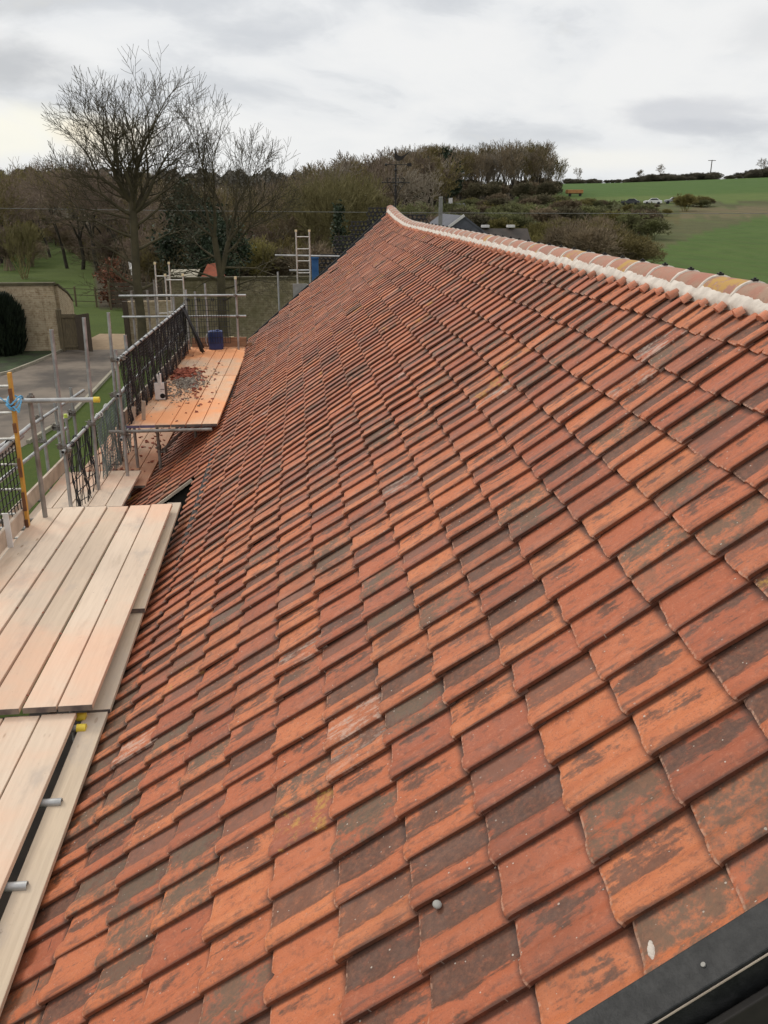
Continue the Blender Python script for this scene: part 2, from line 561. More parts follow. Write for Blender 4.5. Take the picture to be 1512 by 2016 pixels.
def np_mesh(name, V, F, mat, parent=None, smooth=False, off=None):
    """V (n,3), F (m,3 or 4) arrays -> object"""
    me = bpy.data.meshes.new(name)
    k = F.shape[1]
    me.vertices.add(len(V))
    me.vertices.foreach_set('co', np.ascontiguousarray(V, dtype=np.float32).ravel())
    me.loops.add(F.size)
    me.loops.foreach_set('vertex_index', np.ascontiguousarray(F, dtype=np.int32).ravel())
    me.polygons.add(len(F))
    me.polygons.foreach_set('loop_start', np.arange(len(F), dtype=np.int32) * k)
    me.polygons.foreach_set('loop_total', np.full(len(F), k, dtype=np.int32))
    if smooth:
        me.polygons.foreach_set('use_smooth', np.ones(len(F), dtype=bool))
    me.update(calc_edges=True)
    me.materials.append(mat)
    o = bpy.data.objects.new(name, me)
    COL.objects.link(o)
    if parent is not None:
        o.parent = parent
    return o


# ------------------------------------------------------------------ terrain
def lerp_tab(x, tab):
    xs, ys = zip(*tab)
    return np.interp(x, xs, ys)


def ground_z(x, y):
    x, y = np.asarray(x, float), np.asarray(y, float)
    d = np.hypot(x, y)
    az = np.degrees(np.arctan2(x, y))
    right = lerp_tab(d, [(0, 0), (80, 0), (110, .8), (160, 2.6), (200, 4.6), (250, 7.2), (300, 9.8), (400, 14.0), (450, 14.8), (520, 14), (800, 5), (3000, -10)])
    right = right * lerp_tab(az, [(5, .86), (14, .93), (20, .97), (29, 1.10), (50, 1.15)])
    left = lerp_tab(d, [(0, 0), (150, 0), (200, .8), (300, 4), (450, 9), (700, 19), (900, 22), (3000, 10)])
    f = np.clip((az + 1) / 9.0, 0, 1)
    f = np.where(np.abs(az) > 90, 0, f)
    f = f * f * (3 - 2 * f)
    return left * (1 - f) + right * f


def make_ground():
    na, nr = 420, 150
    azs = np.concatenate([np.linspace(-40, 45, 300), np.linspace(45, 320, na - 300 + 1)[1:-1]])
    na = len(azs)
    rs = np.concatenate([[1.0], np.geomspace(4, 3000, nr - 1)])
    A, D = np.meshgrid(np.radians(azs), rs, indexing='ij')
    X, Y = D * np.sin(A), D * np.cos(A)
    Z = ground_z(X, Y)
    V = np.stack([X, Y, Z], -1).reshape(-1, 3)
    i, j = np.meshgrid(np.arange(na), np.arange(nr - 1), indexing='ij')
    i2 = (i + 1) % na
    F = np.stack([i * nr + j, i2 * nr + j, i2 * nr + j + 1, i * nr + j + 1], -1).reshape(-1, 4)[:, ::-1]
    # centre cap
    me_v = np.vstack([V, [[0, 0, 0]]])
    m, nt, b = new_mat('meadow_and_fields')
    pos = nt.new('ShaderNodeNewGeometry').outputs['Position']
    at = nt.new('ShaderNodeAttribute')
    at.attribute_name = 'crop'
    n1 = nt.noise(pos, .35, 5, .6)
    n2 = nt.noise(pos, 3.0, 5, .65)
    n3 = nt.noise(pos, .03, 4, .6)
    c = nt.mix(nt.smooth(n1, .35, .7, 0, .45), at.outputs['Color'], nt.mix(1.0, at.outputs['Color'], (.62, .66, .7), 'MULTIPLY'))
    c = nt.mix(nt.smooth(n2, .45, .7, 0, .35), c, nt.mix(1.0, c, (1.5, 1.25, 1.1), 'MULTIPLY'))
    c = nt.mix(nt.smooth(n3, .4, .65, 0, .3), c, nt.mix(1.0, c, (1.25, 1.1, 1.0), 'MULTIPLY'))
    wt = nt.new('ShaderNodeTexWave')
    nt.link(nt.mapping(pos, (.9, .28, 1)), wt.inputs['Vector'])
    wt.inputs['Scale'].default_value = .11
    wt.inputs['Distortion'].default_value = 1.2
    tram = nt.math('MULTIPLY', nt.smooth(wt.outputs['Fac'], .82, .97), at.outputs['Alpha'])
    c = nt.mix(nt.math('MULTIPLY', tram, .28), c, (.085, .085, .035))
    n5 = nt.noise(nt.mapping(pos, (.35, .06, 1)), 1.0, 5, .6)
    c = nt.mix(nt.math('MULTIPLY', nt.smooth(n5, .45, .7, 0, .35), at.outputs['Alpha']), c, (.085, .125, .035))
    nt.link(c, b.inputs['Base Color'])
    b.inputs['Roughness'].default_value = .95
    b.inputs['Specular IOR Level'].default_value = .1
    bn = nt.new('ShaderNodeBump')
    bn.inputs['Strength'].default_value = .6
    bn.inputs['Distance'].default_value = .06
    nt.link(nt.noise(pos, 14, 4, .7), bn.inputs['Height'])
    nt.link(bn.outputs[0], b.inputs['Normal'])
    o = np_mesh('ground', me_v, F, m, smooth=True)
    d = np.hypot(me_v[:, 0], me_v[:, 1])
    az = np.degrees(np.arctan2(me_v[:, 0], me_v[:, 1]))
    lawn = np.array([.060, .085, .020])
    rough = np.array([.085, .088, .040])
    crop = np.array([.062, .104, .025])
    pale = np.array([.092, .130, .036])
    tan = np.array([.125, .105, .058])
    wood = np.array([.060, .050, .032])
    C = np.tile(lawn, (len(d), 1))
    Al = np.zeros(len(d))
    Al[(az > 14) & (d > 60)] = 1
    wob = 3 * np.sin(az * 2.3) + 2 * np.sin(az * 5.1 + 1)

    def mask(cond, col):
        C[cond] = col
    mask((az > 2) & (d > 55), rough)
    mask((az < 2) & (d > 60) & (az > -12.5), wood)
    mask((az <= -12.5) & (d > 165), wood)
    edge = 110 + (az - 22.3) * 11 + wob * .6           # far edge of the lower field
    mask((az > 17.5 + wob * .1) & (d > 60) & (d < edge), crop)
    mask((az > 24.2 + wob * .15) & (d > 178 + wob) & (d < 207 + wob), tan)
    mask((az > 20) & (az <= 24.2 + wob * .15) & (d > 165 + wob * 2) & (d < 185), rough * np.array([1.1, .95, .9]))
    mask((az > 13) & (d > 214 + wob) & (d < 224 + wob), rough * .8)  # dark hedge-shadow line painted over the rough grass
    mask((az > 14) & (d >= 224 + wob) & (d < 262 + wob), pale)
    mask((az > 14) & (d >= 262 + wob), crop * np.array([.95, 1.05, 1]))
    mask((az > 0) & (az <= 14) & (d > 250), wood)
    ca = o.data.color_attributes.new('crop', 'FLOAT_COLOR', 'POINT')
    ca.data.foreach_set('color', np.hstack([C, Al[:, None]]).astype(np.float32).ravel())
    o['kind'] = 'structure'
    return o


make_ground()


def sheet(name, pts, z, mat, kind='structure'):
    mb = MB()
    mb.add([(x, y, z) for x, y in pts], [tuple(range(len(pts)))])
    return mb.build(name, mat, kind=kind)


M['asphalt'] = mk('worn_asphalt', (.17, .135, .102), (.062, .050, .040), .38, .8, coords='World', lo=.38, hi=.64, detail=8, bump=.3)
M['gravel'] = mk('tan_gravel', (.30, .215, .13), (.25, .175, .105), 3, .9, coords='World')
M['ground_shade'] = mk('shade_dark_ground', (.012, .009, .007), (.022, .016, .011), 2, .95, coords='World')  # ground under the scaffold, its shade put into a near-black colour
M['kerbstone'] = mk('pale_edging', (.32, .29, .22), (.24, .215, .16), 4, .9, coords='World')
M['bed'] = mk('border_plants', (.040, .060, .022), (.030, .032, .018), 1.6, .95, coords='World', bump=.8)
dl = [(-11.15, 41.9), (-11.3, 40.3), (-11.55, 38.4), (-11.95, 36.2), (-12.9, 34.6), (-15, 33.2), (-20, 31.4), (-40, 27)]
dr = [(-8.15, 41.9), (-7.95, 40), (-7.75, 36.8), (-7.65, 32.3), (-7.6, 28), (-8.0, 25), (-9.0, 20), (-11.5, 12), (-16, 2), (-22, -12)]
sheet('driveway', dl + [(-60, 10), (-60, -12)] + dr[::-1], .006, M['asphalt'])
sheet('gravel_path', [(-11.0, 41.91), (-8.2, 41.91), (-7.6, 46.8), (-10.6, 47.2)], .006, M['gravel'])
sheet('planting_bed', dl[::-1] + [(-11.2, 42.0), (-30, 42.6), (-45, 36)], .004, M['bed'])
sheet('shaded_ground_strip', [(-5.6, -3), (2.0, -3), (2.0, 24), (-3.9, 24), (-3.9, 9), (-5.6, 9)], .005, M['ground_shade'])


def kerb(name, pts):
    mb = MB()
    for a, b in zip(pts[:-1], pts[1:]):
        mb.beam((*a, .05), (*b, .05), .11, .12)
    return mb.build(name, M['kerbstone'], kind='structure')


kerb('kerb', dl[:-1])
kerb('kerb', dr[1:6])

# ------------------------------------------------------------------ the barn roof
CP, SP = math.cos(R(36.03)), math.sin(R(36.03))
G_, W_ = .30, .225
RX, RZ = 2.49, 6.162          # where course 0 sits
NEAR, D_EAVE, D_CAT, CAT_Y = 1.412, 16.3 * .3, 22 * .3, 10.85


def gable_y(d):
    return 23.75 - d * .70


def roof_pt(y, d, h):
    """point on the roof: y along the ridge, d metres down the slope from course 0, h off the surface (arrays)"""
    y, d, h = np.asarray(y, float), np.asarray(d, float), np.asarray(h, float)
    g = gable_y(d)
    t = np.clip((y - (g - 5.0)) / 5.0, 0, 1.3)
    up = (.265 - .046 * d) * t ** 2.0
    sag = .016 * np.sin(y * .9 + .6 * d) * np.clip(d / 1.5, 0, 1) + .022 * np.sin(y * .37 + 1.3 + d * 1.1) * np.clip(d / 1.5, 0, 1)
    x = RX - CP * d - SP * (h + sag)
    z = RZ - SP * d + CP * (h + sag) + up
    return np.stack([x, y, z], -1)


def prof(x, H):
    p = np.where(x < .60, -.004 * np.sin(np.pi * np.clip(x, 0, .60) / .60), 0)
    t = np.clip((x - .60) / .48, 0, 1)
    q = np.where(t < .60, np.sin(.5 * np.pi * t / .60) ** .9, 1 - .36 * ((t - .60) / .40) ** 2)
    p = p + np.where(x >= .60, H * q, 0)
    return p


def tile_template(lod):
    if lod == 0:
        xs = np.concatenate([[0, .04, .1, .2, .32, .45, .55, .60], np.linspace(.615, 1.08, 17)])
        ss = np.array([0, .003, .008, .018, .04, .10, .18, .26, .34])
    elif lod == 1:
        xs = np.concatenate([[0, .1, .3, .52, .60], np.linspace(.63, 1.08, 11)])
        ss = np.array([0, .004, .014, .05, .17, .34])
    else:
        xs = np.concatenate([[0, .3, .60], np.linspace(.64, 1.08, 8)])
        ss = np.array([0, .01, .15, .34])
    return xs, ss


def build_tiles(specs, name, parent):
    """specs: list of (course tail distance d, far edge y, lod) -> ONE tile-covered mesh"""
    VV, FF, UU, SS = [], [], [], []
    base = 0
    th, L = .017, .34
    a = th / G_
    for (d0, yf, lod) in specs:
        xs, ss = tile_template(lod)
        nx, ns = len(xs), len(ss)
        H = .0255 * random.uniform(.9, 1.12)
        yaw = random.gauss(0, .011)
        lift = random.gauss(0, .0036)
        tilt = random.gauss(0, .016)
        sh = random.gauss(0, .0042) + (random.uniform(-.012, .012) if random.random() < .06 else 0)
        sy = random.gauss(0, .0022)
        S, X = np.meshgrid(ss, xs, indexing='ij')
        pr = prof(X, H)
        tf = np.clip(1 - S / .02, 0, 1)
        cut = .008 * np.clip((X - .96) / .12, 0, 1) ** 2 + .006 * np.clip((.16 - X) / .16, 0, 1) ** 2
        skew = .095 + random.gauss(0, .02)           # hand made: the tail is not quite square to the sides
        s2 = S + (cut - skew * (X - .5) * W_) * np.clip(1 - S / .12, 0, 1)
        if lod == 0:
            s2 = s2 + rng.normal(0, .0007, (1, nx)) * np.clip(1 - S / .03, 0, 1) + (.02 * np.exp(-((X - random.uniform(.1, 1)) / .05) ** 2) * np.clip(1 - S / .02, 0, 1) if random.random() < .10 else 0)
        h = a * (L - S) + pr * (1 - .07 * tf ** 2) - .0045 * tf ** 2 + lift * (1 - S / L) + tilt * (X - .55) * W_ * (1 - .7 * S / L)
        yy = yf - X * W_ + yaw * (S - .15) + sy
        dd = d0 - s2 + yaw * (X - .5) * W_ + sh
        if d0 < G_ * 1.01:
            dd = np.maximum(dd, .058)
        top = np.stack([yy, dd, h], -1).reshape(-1, 3)
        uv = np.stack([X / 1.08, S / L], -1).reshape(-1, 2)
        idx = np.arange(ns * nx).reshape(ns, nx)
        f = np.stack([idx[:-1, :-1], idx[1:, :-1], idx[1:, 1:], idx[:-1, 1:]], -1).reshape(-1, 4)
        # tail thickness
        t2 = top[:nx].copy()
        t2[:, 2] -= th + pr[0] * .12
        t2[:, 1] -= .003
        i2 = np.arange(nx) + ns * nx
        f2 = np.stack([idx[0, :-1], idx[0, 1:], i2[1:], i2[:-1]], -1)
        # near side skirt
        t3 = top.reshape(ns, nx, 3)[:, -1].copy()
        t3[:, 2] -= .017
        t3[:, 0] += .003
        i3 = np.arange(ns) + ns * nx + nx
        f3 = np.stack([idx[:-1, -1], idx[1:, -1], i3[1:], i3[:-1]], -1)
        P = np.vstack([top, t2, t3])
        Uv = np.vstack([uv, uv[:nx] * [1, 0], uv.reshape(ns, nx, 2)[:, -1]])
        VV.append(P)
        FF.append(np.vstack([f, f2, f3]) + base)
        UU.append(Uv)
        s3 = rng.random(3)
        SS.append(np.tile(s3, (len(P), 1)))
        base += len(P)
    P, F, U, S3 = np.vstack(VV), np.vstack(FF), np.vstack(UU), np.vstack(SS)
    V = roof_pt(P[:, 0], P[:, 1], P[:, 2])
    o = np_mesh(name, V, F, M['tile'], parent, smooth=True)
    me = o.data
    uvl = me.uv_layers.new(name='UVMap')
    uvl.data.foreach_set('uv', U[F.ravel()].astype(np.float32).ravel())
    ca = me.color_attributes.new('tile_seed', 'FLOAT_COLOR', 'POINT')
    ca.data.foreach_set('color', np.hstack([S3, np.ones((len(S3), 1))]).astype(np.float32).ravel())
    try:
        me.set_sharp_from_angle(angle=R(50))
    except Exception:
        pass
    return o


barn = thing('barn', 'long barn with a roof of weathered orange and brown clay tiles filling the foreground', 'barn', (0, 0, 0))
specs = []
ncol = 106
for c in range(ncol):
    yf = NEAR + .012 + W_ * (c + 1)
    drift = 0
    for i in range(1, 23):
        d0 = i * G_
        if i > 16 and yf - W_ * .5 < CAT_Y:
            continue
        if yf - .05 > gable_y(d0):
            continue
        lod = 0 if yf < 7.5 else (1 if yf < 13 else 2)
        specs.append((d0 + (.02 if i == 16 and yf < CAT_Y else 0), yf, lod))
roof = build_tiles(specs, 'roof', barn)
WLOC[roof.name] = Vector((0, 0, 0))
# the other slope: the same roof mirrored about the ridge
XR = 2.57
rear = roof.copy()
COL.objects.link(rear)
rear.name = 'roof'
rear.scale = (-1, 1, 1)
rear.location = (2 * XR, 0, 0)
rear.parent = barn


def deck(y0, y1, d0, d1, h=-.006):
    ny, nd = 60, 14
    Y, D = np.meshgrid(np.linspace(0, 1, ny), np.linspace(d0, d1, nd), indexing='ij')
    Y = y0 + Y * (np.minimum(y1, gable_y(D)) - y0)
    V = roof_pt(Y, D, np.full_like(D, h)).reshape(-1, 3)
    i, j = np.meshgrid(np.arange(ny - 1), np.arange(nd - 1), indexing='ij')
    F = np.stack([i * nd + j, (i + 1) * nd + j, (i + 1) * nd + j + 1, i * nd + j + 1], -1).reshape(-1, 4)
    return V, F


V1, F1 = deck(NEAR, 30, -.06, D_EAVE - .05)
V2, F2 = deck(CAT_Y, 30, D_EAVE - .05, D_CAT - .05)
dk = np_mesh('roof_deck', np.vstack([V1, V2]), np.vstack([F1, F2 + len(V1)]), M['deck'], barn)
dk2 = dk.copy()
COL.objects.link(dk2)
dk2.scale, dk2.location, dk2.parent = (-1, 1, 1), (2 * XR, 0, 0), barn

# ridge tiles, their mortar joints and clips
RTL, RR = .415, .142
ny = int((gable_y(-.3) - NEAR) / RTL) + 1
lich = {8: 2, 12: 1, 15: 1, 18: 1, 24: 1}


def ridge_c(y):
    p = roof_pt(y, -.20, 0)
    return float(p[2]) - 6.28 + 6.125


for k in range(ny):
    y0, y1 = NEAR + k * RTL + .008, NEAR + (k + 1) * RTL - .012
    mb = MB()
    n = 20
    for yy, rr in ((y0, RR + .004), (y1, RR - .002)):
        zc = ridge_c(yy)
        for r in (rr, rr - .018):
            for t in range(n + 1):
                an = R(-12 + 204 * t / n)
                mb.v.append((XR + r * math.cos(an), yy, zc + r * math.sin(an)))
    m_ = n + 1
    for t in range(n):
        mb.f.append((t, t + 1, 2 * m_ + t + 1, 2 * m_ + t))
        mb.f.append((t, m_ + t, m_ + t + 1, t + 1))
        mb.f.append((2 * m_ + t, 2 * m_ + t + 1, 3 * m_ + t + 1, 3 * m_ + t))
    L_ = lich.get(k, 0)
    rt = mb.build('ridge_tile', M['ridge_ll' if L_ == 2 else 'ridge_l' if L_ else 'ridge'], barn, smooth=True)
    if L_:
        rt['label'] = 'ridge tile blotched with yellow lichen'
    mj = MB()
    yj = y0 - .006
    zc = ridge_c(yj)
    prevs = []
    for yy, rr in ((yj - .017, RR - .004), (yj - .010, RR + .006), (yj + .010, RR + .007), (yj + .017, RR - .004)):
        row = []
        for t in range(n + 1):
            an = R(-14 + 208 * t / n)
            q = rr + random.uniform(-.002, .002)
            row.append(len(mj.v))
            mj.v.append((XR + q * math.cos(an), yy + random.uniform(-.004, .004), zc + q * math.sin(an)))
        if prevs:
            for t in range(n):
                mj.f.append((prevs[t], prevs[t + 1], row[t + 1], row[t]))
        prevs = row
    mj.build('mortar_joint', M['mortar'], rt, smooth=True)
    if k < 40:
        cb = MB()
        cb.box((XR, yj, zc + RR + .010), (.032, .03, .012))
        cb.tube((XR, yj, zc + RR + .01), (XR, yj, zc + RR + .024), .008, 8)
        cb.build('ridge_clip', M['iron'], rt)

# bed of white mortar below the ridge tiles on this slope, and clay slips set in it
yy = np.arange(NEAR, gable_y(-.05), .03)
rows = []
prof_d = [(-.06, .0), (-.03, .046), (.0, .057), (.028, .053), (.055, .046), (.076, .036), (.088, -.005)]
for q, (d, h) in enumerate(prof_d):
    jit = rng.normal(0, .0015 if q > 1 else 0, len(yy))
    jit = jit + (.004 * np.sin(yy * 27.9) + rng.normal(0, .003, len(yy)) if q >= 4 else 0)
    rows.append(roof_pt(yy, np.full_like(yy, d) + jit, np.full_like(yy, h) + rng.normal(0, .0012, len(yy))))
Vm = np.stack(rows, 1).reshape(-1, 3)
nd = len(prof_d)
i, j = np.meshgrid(np.arange(len(yy) - 1), np.arange(nd - 1), indexing='ij')
Fm = np.stack([i * nd + j, (i + 1) * nd + j, (i + 1) * nd + j + 1, i * nd + j + 1], -1).reshape(-1, 4)
mort = np_mesh('ridge_mortar', Vm, Fm, M['mortar'], barn, smooth=True)
mort2 = mort.copy()
COL.objects.link(mort2)
mort2.scale, mort2.location, mort2.parent = (-1, 1, 1), (2 * XR, 0, 0), barn
slip0 = None
for c in range(98):
    y = NEAR + .012 + W_ * (c + 1) - .32 * W_
    if y > gable_y(0):
        break
    if slip0 is None:
        mb = MB()
        n = 10
        for xx in (-.032, .032):
            for t in range(n + 1):
                an = math.pi * t / n
                mb.v.append((xx, .036 * math.cos(an) * (1 if xx < 0 else .92), .040 * math.sin(an) * (1 if xx < 0 else .92)))
        for t in range(n):
            mb.f.append((t, t + 1, n + 1 + t + 1, n + 1 + t))
        mb.f.append(tuple(range(n + 1)))
        mb.f.append(tuple(range(n + 1, 2 * n + 2)))
        slip0 = mb.build('clay_slip', M['slip'], None, smooth=True)
        s = slip0
    else:
        s = slip0.copy()
        COL.objects.link(s)
    p = roof_pt(y + random.uniform(-.012, .012), .102 + random.uniform(-.010, .010), .024)
    s.parent = barn
    s.location = p
    s.rotation_euler = (0, R(-36) + random.uniform(-.15, .15), random.uniform(-.3, .3))
    k = random.uniform(.8, 1.05)
    s.scale = (k * random.uniform(.8, 1.1), k, k)


def rp(y, d, h=-.03):
    return tuple(float(q) for q in roof_pt(y, d, h))


def strip_on_slope(name, mat, yfun, d0, d1, wy, h0, h1, n=24):
    """board running up the slope; yfun(d) is its inner edge, wy its width towards -y"""
    ds = np.linspace(d0, d1, n)
    V = []
    for d in ds:
        y = yfun(d)
        for (oy, h) in ((0, h0), (0, h1), (-wy, h1), (-wy, h0)):
            V.append(roof_pt(y + oy, d, h))
    V = np.array(V)
    F = []
    for i in range(n - 1):
        for k in range(4):
            F.append((i * 4 + k, i * 4 + (k + 1) % 4, (i + 1) * 4 + (k + 1) % 4, (i + 1) * 4 + k))
    mb = MB()
    mb.add([tuple(v) for v in V], F + [(0, 3, 2, 1), ((n - 1) * 4, (n - 1) * 4 + 1, (n - 1) * 4 + 2, (n - 1) * 4 + 3)])
    return mb.build(name, mat, barn, bevel=.004)


strip_on_slope('verge_board', M['verge'], lambda d: NEAR + .05, -.1, D_EAVE + .03, .108, -.09, .052)
for t in range(9):
    d_ = .4 + t * .52
    MB().tube(rp(NEAR - .01, d_, .045), rp(NEAR - .01, d_, .056), .006, 8).build('nail', M['coupler'], barn)
strip_on_slope('board_arris', M['toe_p'], lambda d: NEAR + .05 - .1085, .6, D_EAVE, .003, .038, .044, 60)
strip_on_slope('fascia_board', M['weatherboard'], lambda d: NEAR + .05 - .125, -.1, D_EAVE, .02, -.28, -.02)
strip_on_slope('verge_board', M['verge'], lambda d: gable_y(d) + .10, -.2, D_CAT, .03, -.16, .030)
strip_on_slope('verge_board', M['toe_p'], lambda d: CAT_Y + .0, D_EAVE + .02, D_CAT, .03, -.03, .010, 8)


def prism_wall(name, pts, off, mat):
    return MB().prism(pts, off).build(name, mat, barn)


# walls: near gable, far gable, long side walls
gpts = []
for y_, nm in ((NEAR + .10, 'gable_wall'),):
    a, b_ = rp(y_, -.2, -.05), rp(y_, D_EAVE - .25, -.05)
    gpts = [(b_[0], y_, 0), (b_[0], y_, b_[2]), (XR, y_, a[2]), (2 * XR - b_[0], y_, b_[2]), (2 * XR - b_[0], y_, 0)]
    prism_wall(nm, gpts, (0, .12, 0), M['weatherboard'])
xw = rp(5, D_EAVE - .35)[0]
zw = rp(5, D_EAVE - .35)[2] - .03
MB().box((xw, (NEAR + .2 + CAT_Y + 9) / 2, zw / 2), (.12, CAT_Y + 9 - NEAR - .2, zw)).build('side_wall', M['weatherboard'], barn)
MB().box((2 * XR - xw, 12, zw / 2), (.12, 18, zw)).build('side_wall', M['weatherboard'], barn)
a, b_ = rp(CAT_Y + .06, D_EAVE - .1, -.07), rp(CAT_Y + .06, D_CAT - .25, -.07)
prism_wall('gable_wall', [(b_[0], CAT_Y + .10, 0), (b_[0], CAT_Y + .10, b_[2]), (a[0], CAT_Y + .10, a[2]), (a[0], CAT_Y + .10, 0)], (0, .08, 0), M['weatherboard'])
xc, zc_ = b_[0], b_[2] - .02
MB().box((xc + .06, (CAT_Y + 19.2) / 2 + .1, zc_ / 2), (.1, 19.0 - CAT_Y, zc_)).build('side_wall', M['weatherboard'], barn)
pl = [rp(gable_y(-.15) - .25, -.15, -.08), rp(gable_y(2) - .25, 2, -.08), rp(gable_y(D_EAVE) - .25, D_EAVE, -.08), rp(gable_y(D_CAT) - .25, D_CAT - .3, -.08)]
pl = pl + [(pl[-1][0], pl[-1][1], 0), (pl[0][0], pl[0][1], 0)]
MB().prism(pl, (0, .08, 0)).build('gable_wall', M['weatherboard'], barn)
MB().prism([(2 * XR - x, y, z) for x, y, z in pl], (0, .08, 0)).build('gable_wall', M['weatherboard'], barn)
# smear of white mortar on a tile by the verge
sm = MB()
for t in range(22):
    sm.ball(rp(NEAR + .055 + .0042 * t, 6.86 * G_ + .010 * math.sin(t * .16) + random.uniform(-.002, .002), .016), .008 + .003 * math.sin(t * .5), 8, (1, 1.3, .5))
sm.build('mortar_smear', M['mortar'], barn, smooth=True)
p_ = rp(2.06, 8.73 * G_, .028)
MB().ball(p_, .017, 10, (.9, 1, .55)).build('lichen_spot', M['grey'], barn, smooth=True)

# ------------------------------------------------------------------ weathervane
vx, vy = 2.69, gable_y(-.2) + .22
zb = ridge_c(gable_y(-.2)) + .12
vane = thing('weathervane', 'black iron weathervane topped by a long tailed bird on the far ridge end', 'weathervane', (vx, vy, zb))
mb = MB()
mb.tube((vx, vy, zb - .5), (vx, vy, zb + 1.05), .022, 8)
for z_, r in ((.30, .03), (.55, .035), (.80, .03), (.93, .045)):
    mb.ball((vx, vy, zb + z_), r, 8)
mb.build('pole', M['iron'], vane)
mb = MB()
for an in (0, 90, 180, 270):
    ca, sa = math.cos(R(an + 12)), math.sin(R(an + 12))
    mb.tube((vx, vy, zb + .62), (vx + ca * .36, vy + sa * .36, zb + .62), .011, 6)
    pts = [(vx + ca * r, vy + sa * r, zb + z_) for r, z_ in ((.02, .20), (.06, .34), (.12, .46), (.19, .55), (.23, .60))]
    mb.path(pts, .010, 6)
    pts = [(vx + ca * (.19 + .055 * math.cos(t)), vy + sa * (.19 + .055 * math.cos(t)), zb + .68 + .055 * math.sin(t)) for t in np.linspace(-2.4, 2.6, 9)]
    mb.path(pts, .010, 6)
    mb.ball((vx + ca * .37, vy + sa * .37, zb + .62), .022, 6)
mb.build('scroll_arms', M['iron'], vane)
mb = MB()
mb.tube((vx - .26, vy, zb + 1.06), (vx + .36, vy, zb + 1.06), .010, 6)
mb.ball((vx - .26, vy, zb + 1.06), .035, 8)
mb.prism([(vx + .30, vy, zb + 1.02), (vx + .42, vy, zb + 1.02), (vx + .42, vy, zb + 1.10), (vx + .30, vy, zb + 1.10)], (0, .012, 0))
mb.build('pointer_arm', M['iron'], vane)
out = [(-.05, 1.62), (-.03, 1.66), (.005, 1.655), (.02, 1.62), (.02, 1.54), (.05, 1.47), (.12, 1.40), (.22, 1.37), (.30, 1.40), (.42, 1.48), (.58, 1.57), (.60, 1.575), (.44, 1.44), (.33, 1.33), (.25, 1.24), (.16, 1.20), (.155, 1.06), (.14, 1.06), (.135, 1.20), (.08, 1.20), (.075, 1.06), (.06, 1.06), (.058, 1.21), (.01, 1.26), (-.03, 1.36), (-.02, 1.48), (-.01, 1.56), (-.015, 1.60)]
MB().prism([(vx - .02 + x * .72, vy, zb + 1.06 + (z_ - 1.06) * .66) for x, z_ in out], (0, .02, 0)).build('bird', M['iron'], vane)

# ------------------------------------------------------------------ scaffold of tubes and couplers
TR = .02415
scaf = thing('scaffold', 'scaffold of grey galvanised tubes and couplers standing along the eaves side of the tiled roof', 'scaffold', (-2.7, 8.5, 0))


def tube(kind, p0, p1, mat='tube', caps=(None, None), cpl=(), r=TR):
    o = MB().tube(p0, p1, r, 14, hollow=r * .8).build(kind, M[mat], scaf, smooth=True)
    a, b = Vector(p0), Vector(p1)
    d = (b - a).normalized()
    for c, p, s in ((caps[0], a, -1), (caps[1], b, 1)):
        if c:
            MB().tube(p - d * .045 * s, p + d * .012 * s, r * 1.18, 14).build('end_cap', M[c], o, smooth=True)
    for q in cpl:
        coupler(a + d * q[0], d, q[1], o)
    return o


def coupler(p, d, other, parent):
    """two hinged sleeves with their bolts, round the tube along d and the one along other"""
    p, d, e = Vector(p), Vector(d).normalized(), Vector(other).normalized()
    n = d.cross(e)
    if n.length < .01:
        n = d.orthogonal()
    n.normalize()
    mb = MB()
    mb.tube(p - d * .026, p + d * .026, .032, 12)
    q = p + n * .052
    mb.tube(q - e * .026, q + e * .026, .032, 12)
    mb.box(p + n * .026, (.045, .045, .03), (d, e, n))
    for c, u in ((p, d), (q, e)):
        t = u.cross(n).normalized()
        mb.tube(c + t * .03 - n * .03, c + t * .03 + n * .05, .008, 6)
        mb.box(c + t * .038, (.03, .028, .02), (u, t, n))
    mb.build('coupler', M['coupler'], parent)


X_, Y_, Z_ = (1, 0, 0), (0, 1, 0), (0, 0, 1)
# by the near upper platform
tube('standard', (-2.74, 8.62, 0), (-2.66, 8.55, 4.90), 'tube_old', cpl=[(4.86, X_), (3.42, Y_)])
tube('guard_rail', (-4.2, 8.49, 4.865), (-1.99, 8.49, 4.855), caps=(None, 'cap_y'))
tube('ledger', (-2.83, .5, 4.485), (-2.83, 9.0, 4.485))
tube('ledger', (-2.90, .5, 4.40), (-2.90, 8.9, 4.40))
tube('transom', (-3.6, 8.72, 3.53), (-2.62, 8.72, 3.53), 'tube_old', cpl=[(.84, Z_)])
for y_, x1 in ((8.45, -1.5), (7.2, -1.5), (5.25, -1.5)):
    tube('transom', (-3.2, y_, 3.545), (x1, y_, 3.545))
tube('transom', (-3.2, 4.86, 3.492), (-1.47, 4.86, 3.492), 'tube_old', caps=(None, 'cap_y'))
tube('transom', (-3.2, 4.99, 3.492), (-1.50, 4.99, 3.492), 'tube_old', caps=(None, 'cap_y'))
for y_, x1 in ((4.13, -1.43), (3.50, -1.44), (2.3, -1.44)):
    tube('transom', (-3.2, y_, 3.492), (x1, y_, 3.492))
tube('standard', (-2.95, 5.1, 0), (-2.95, 5.1, 4.7))
tube('standard', (-2.95, 2.6, 0), (-2.95, 2.6, 4.7))
tube('ledger', (-2.92, .5, 3.44), (-2.92, 9.2, 3.44))
tube('ledger', (-1.75, .5, 3.44), (-1.75, 8.9, 3.44), 'tube_old')
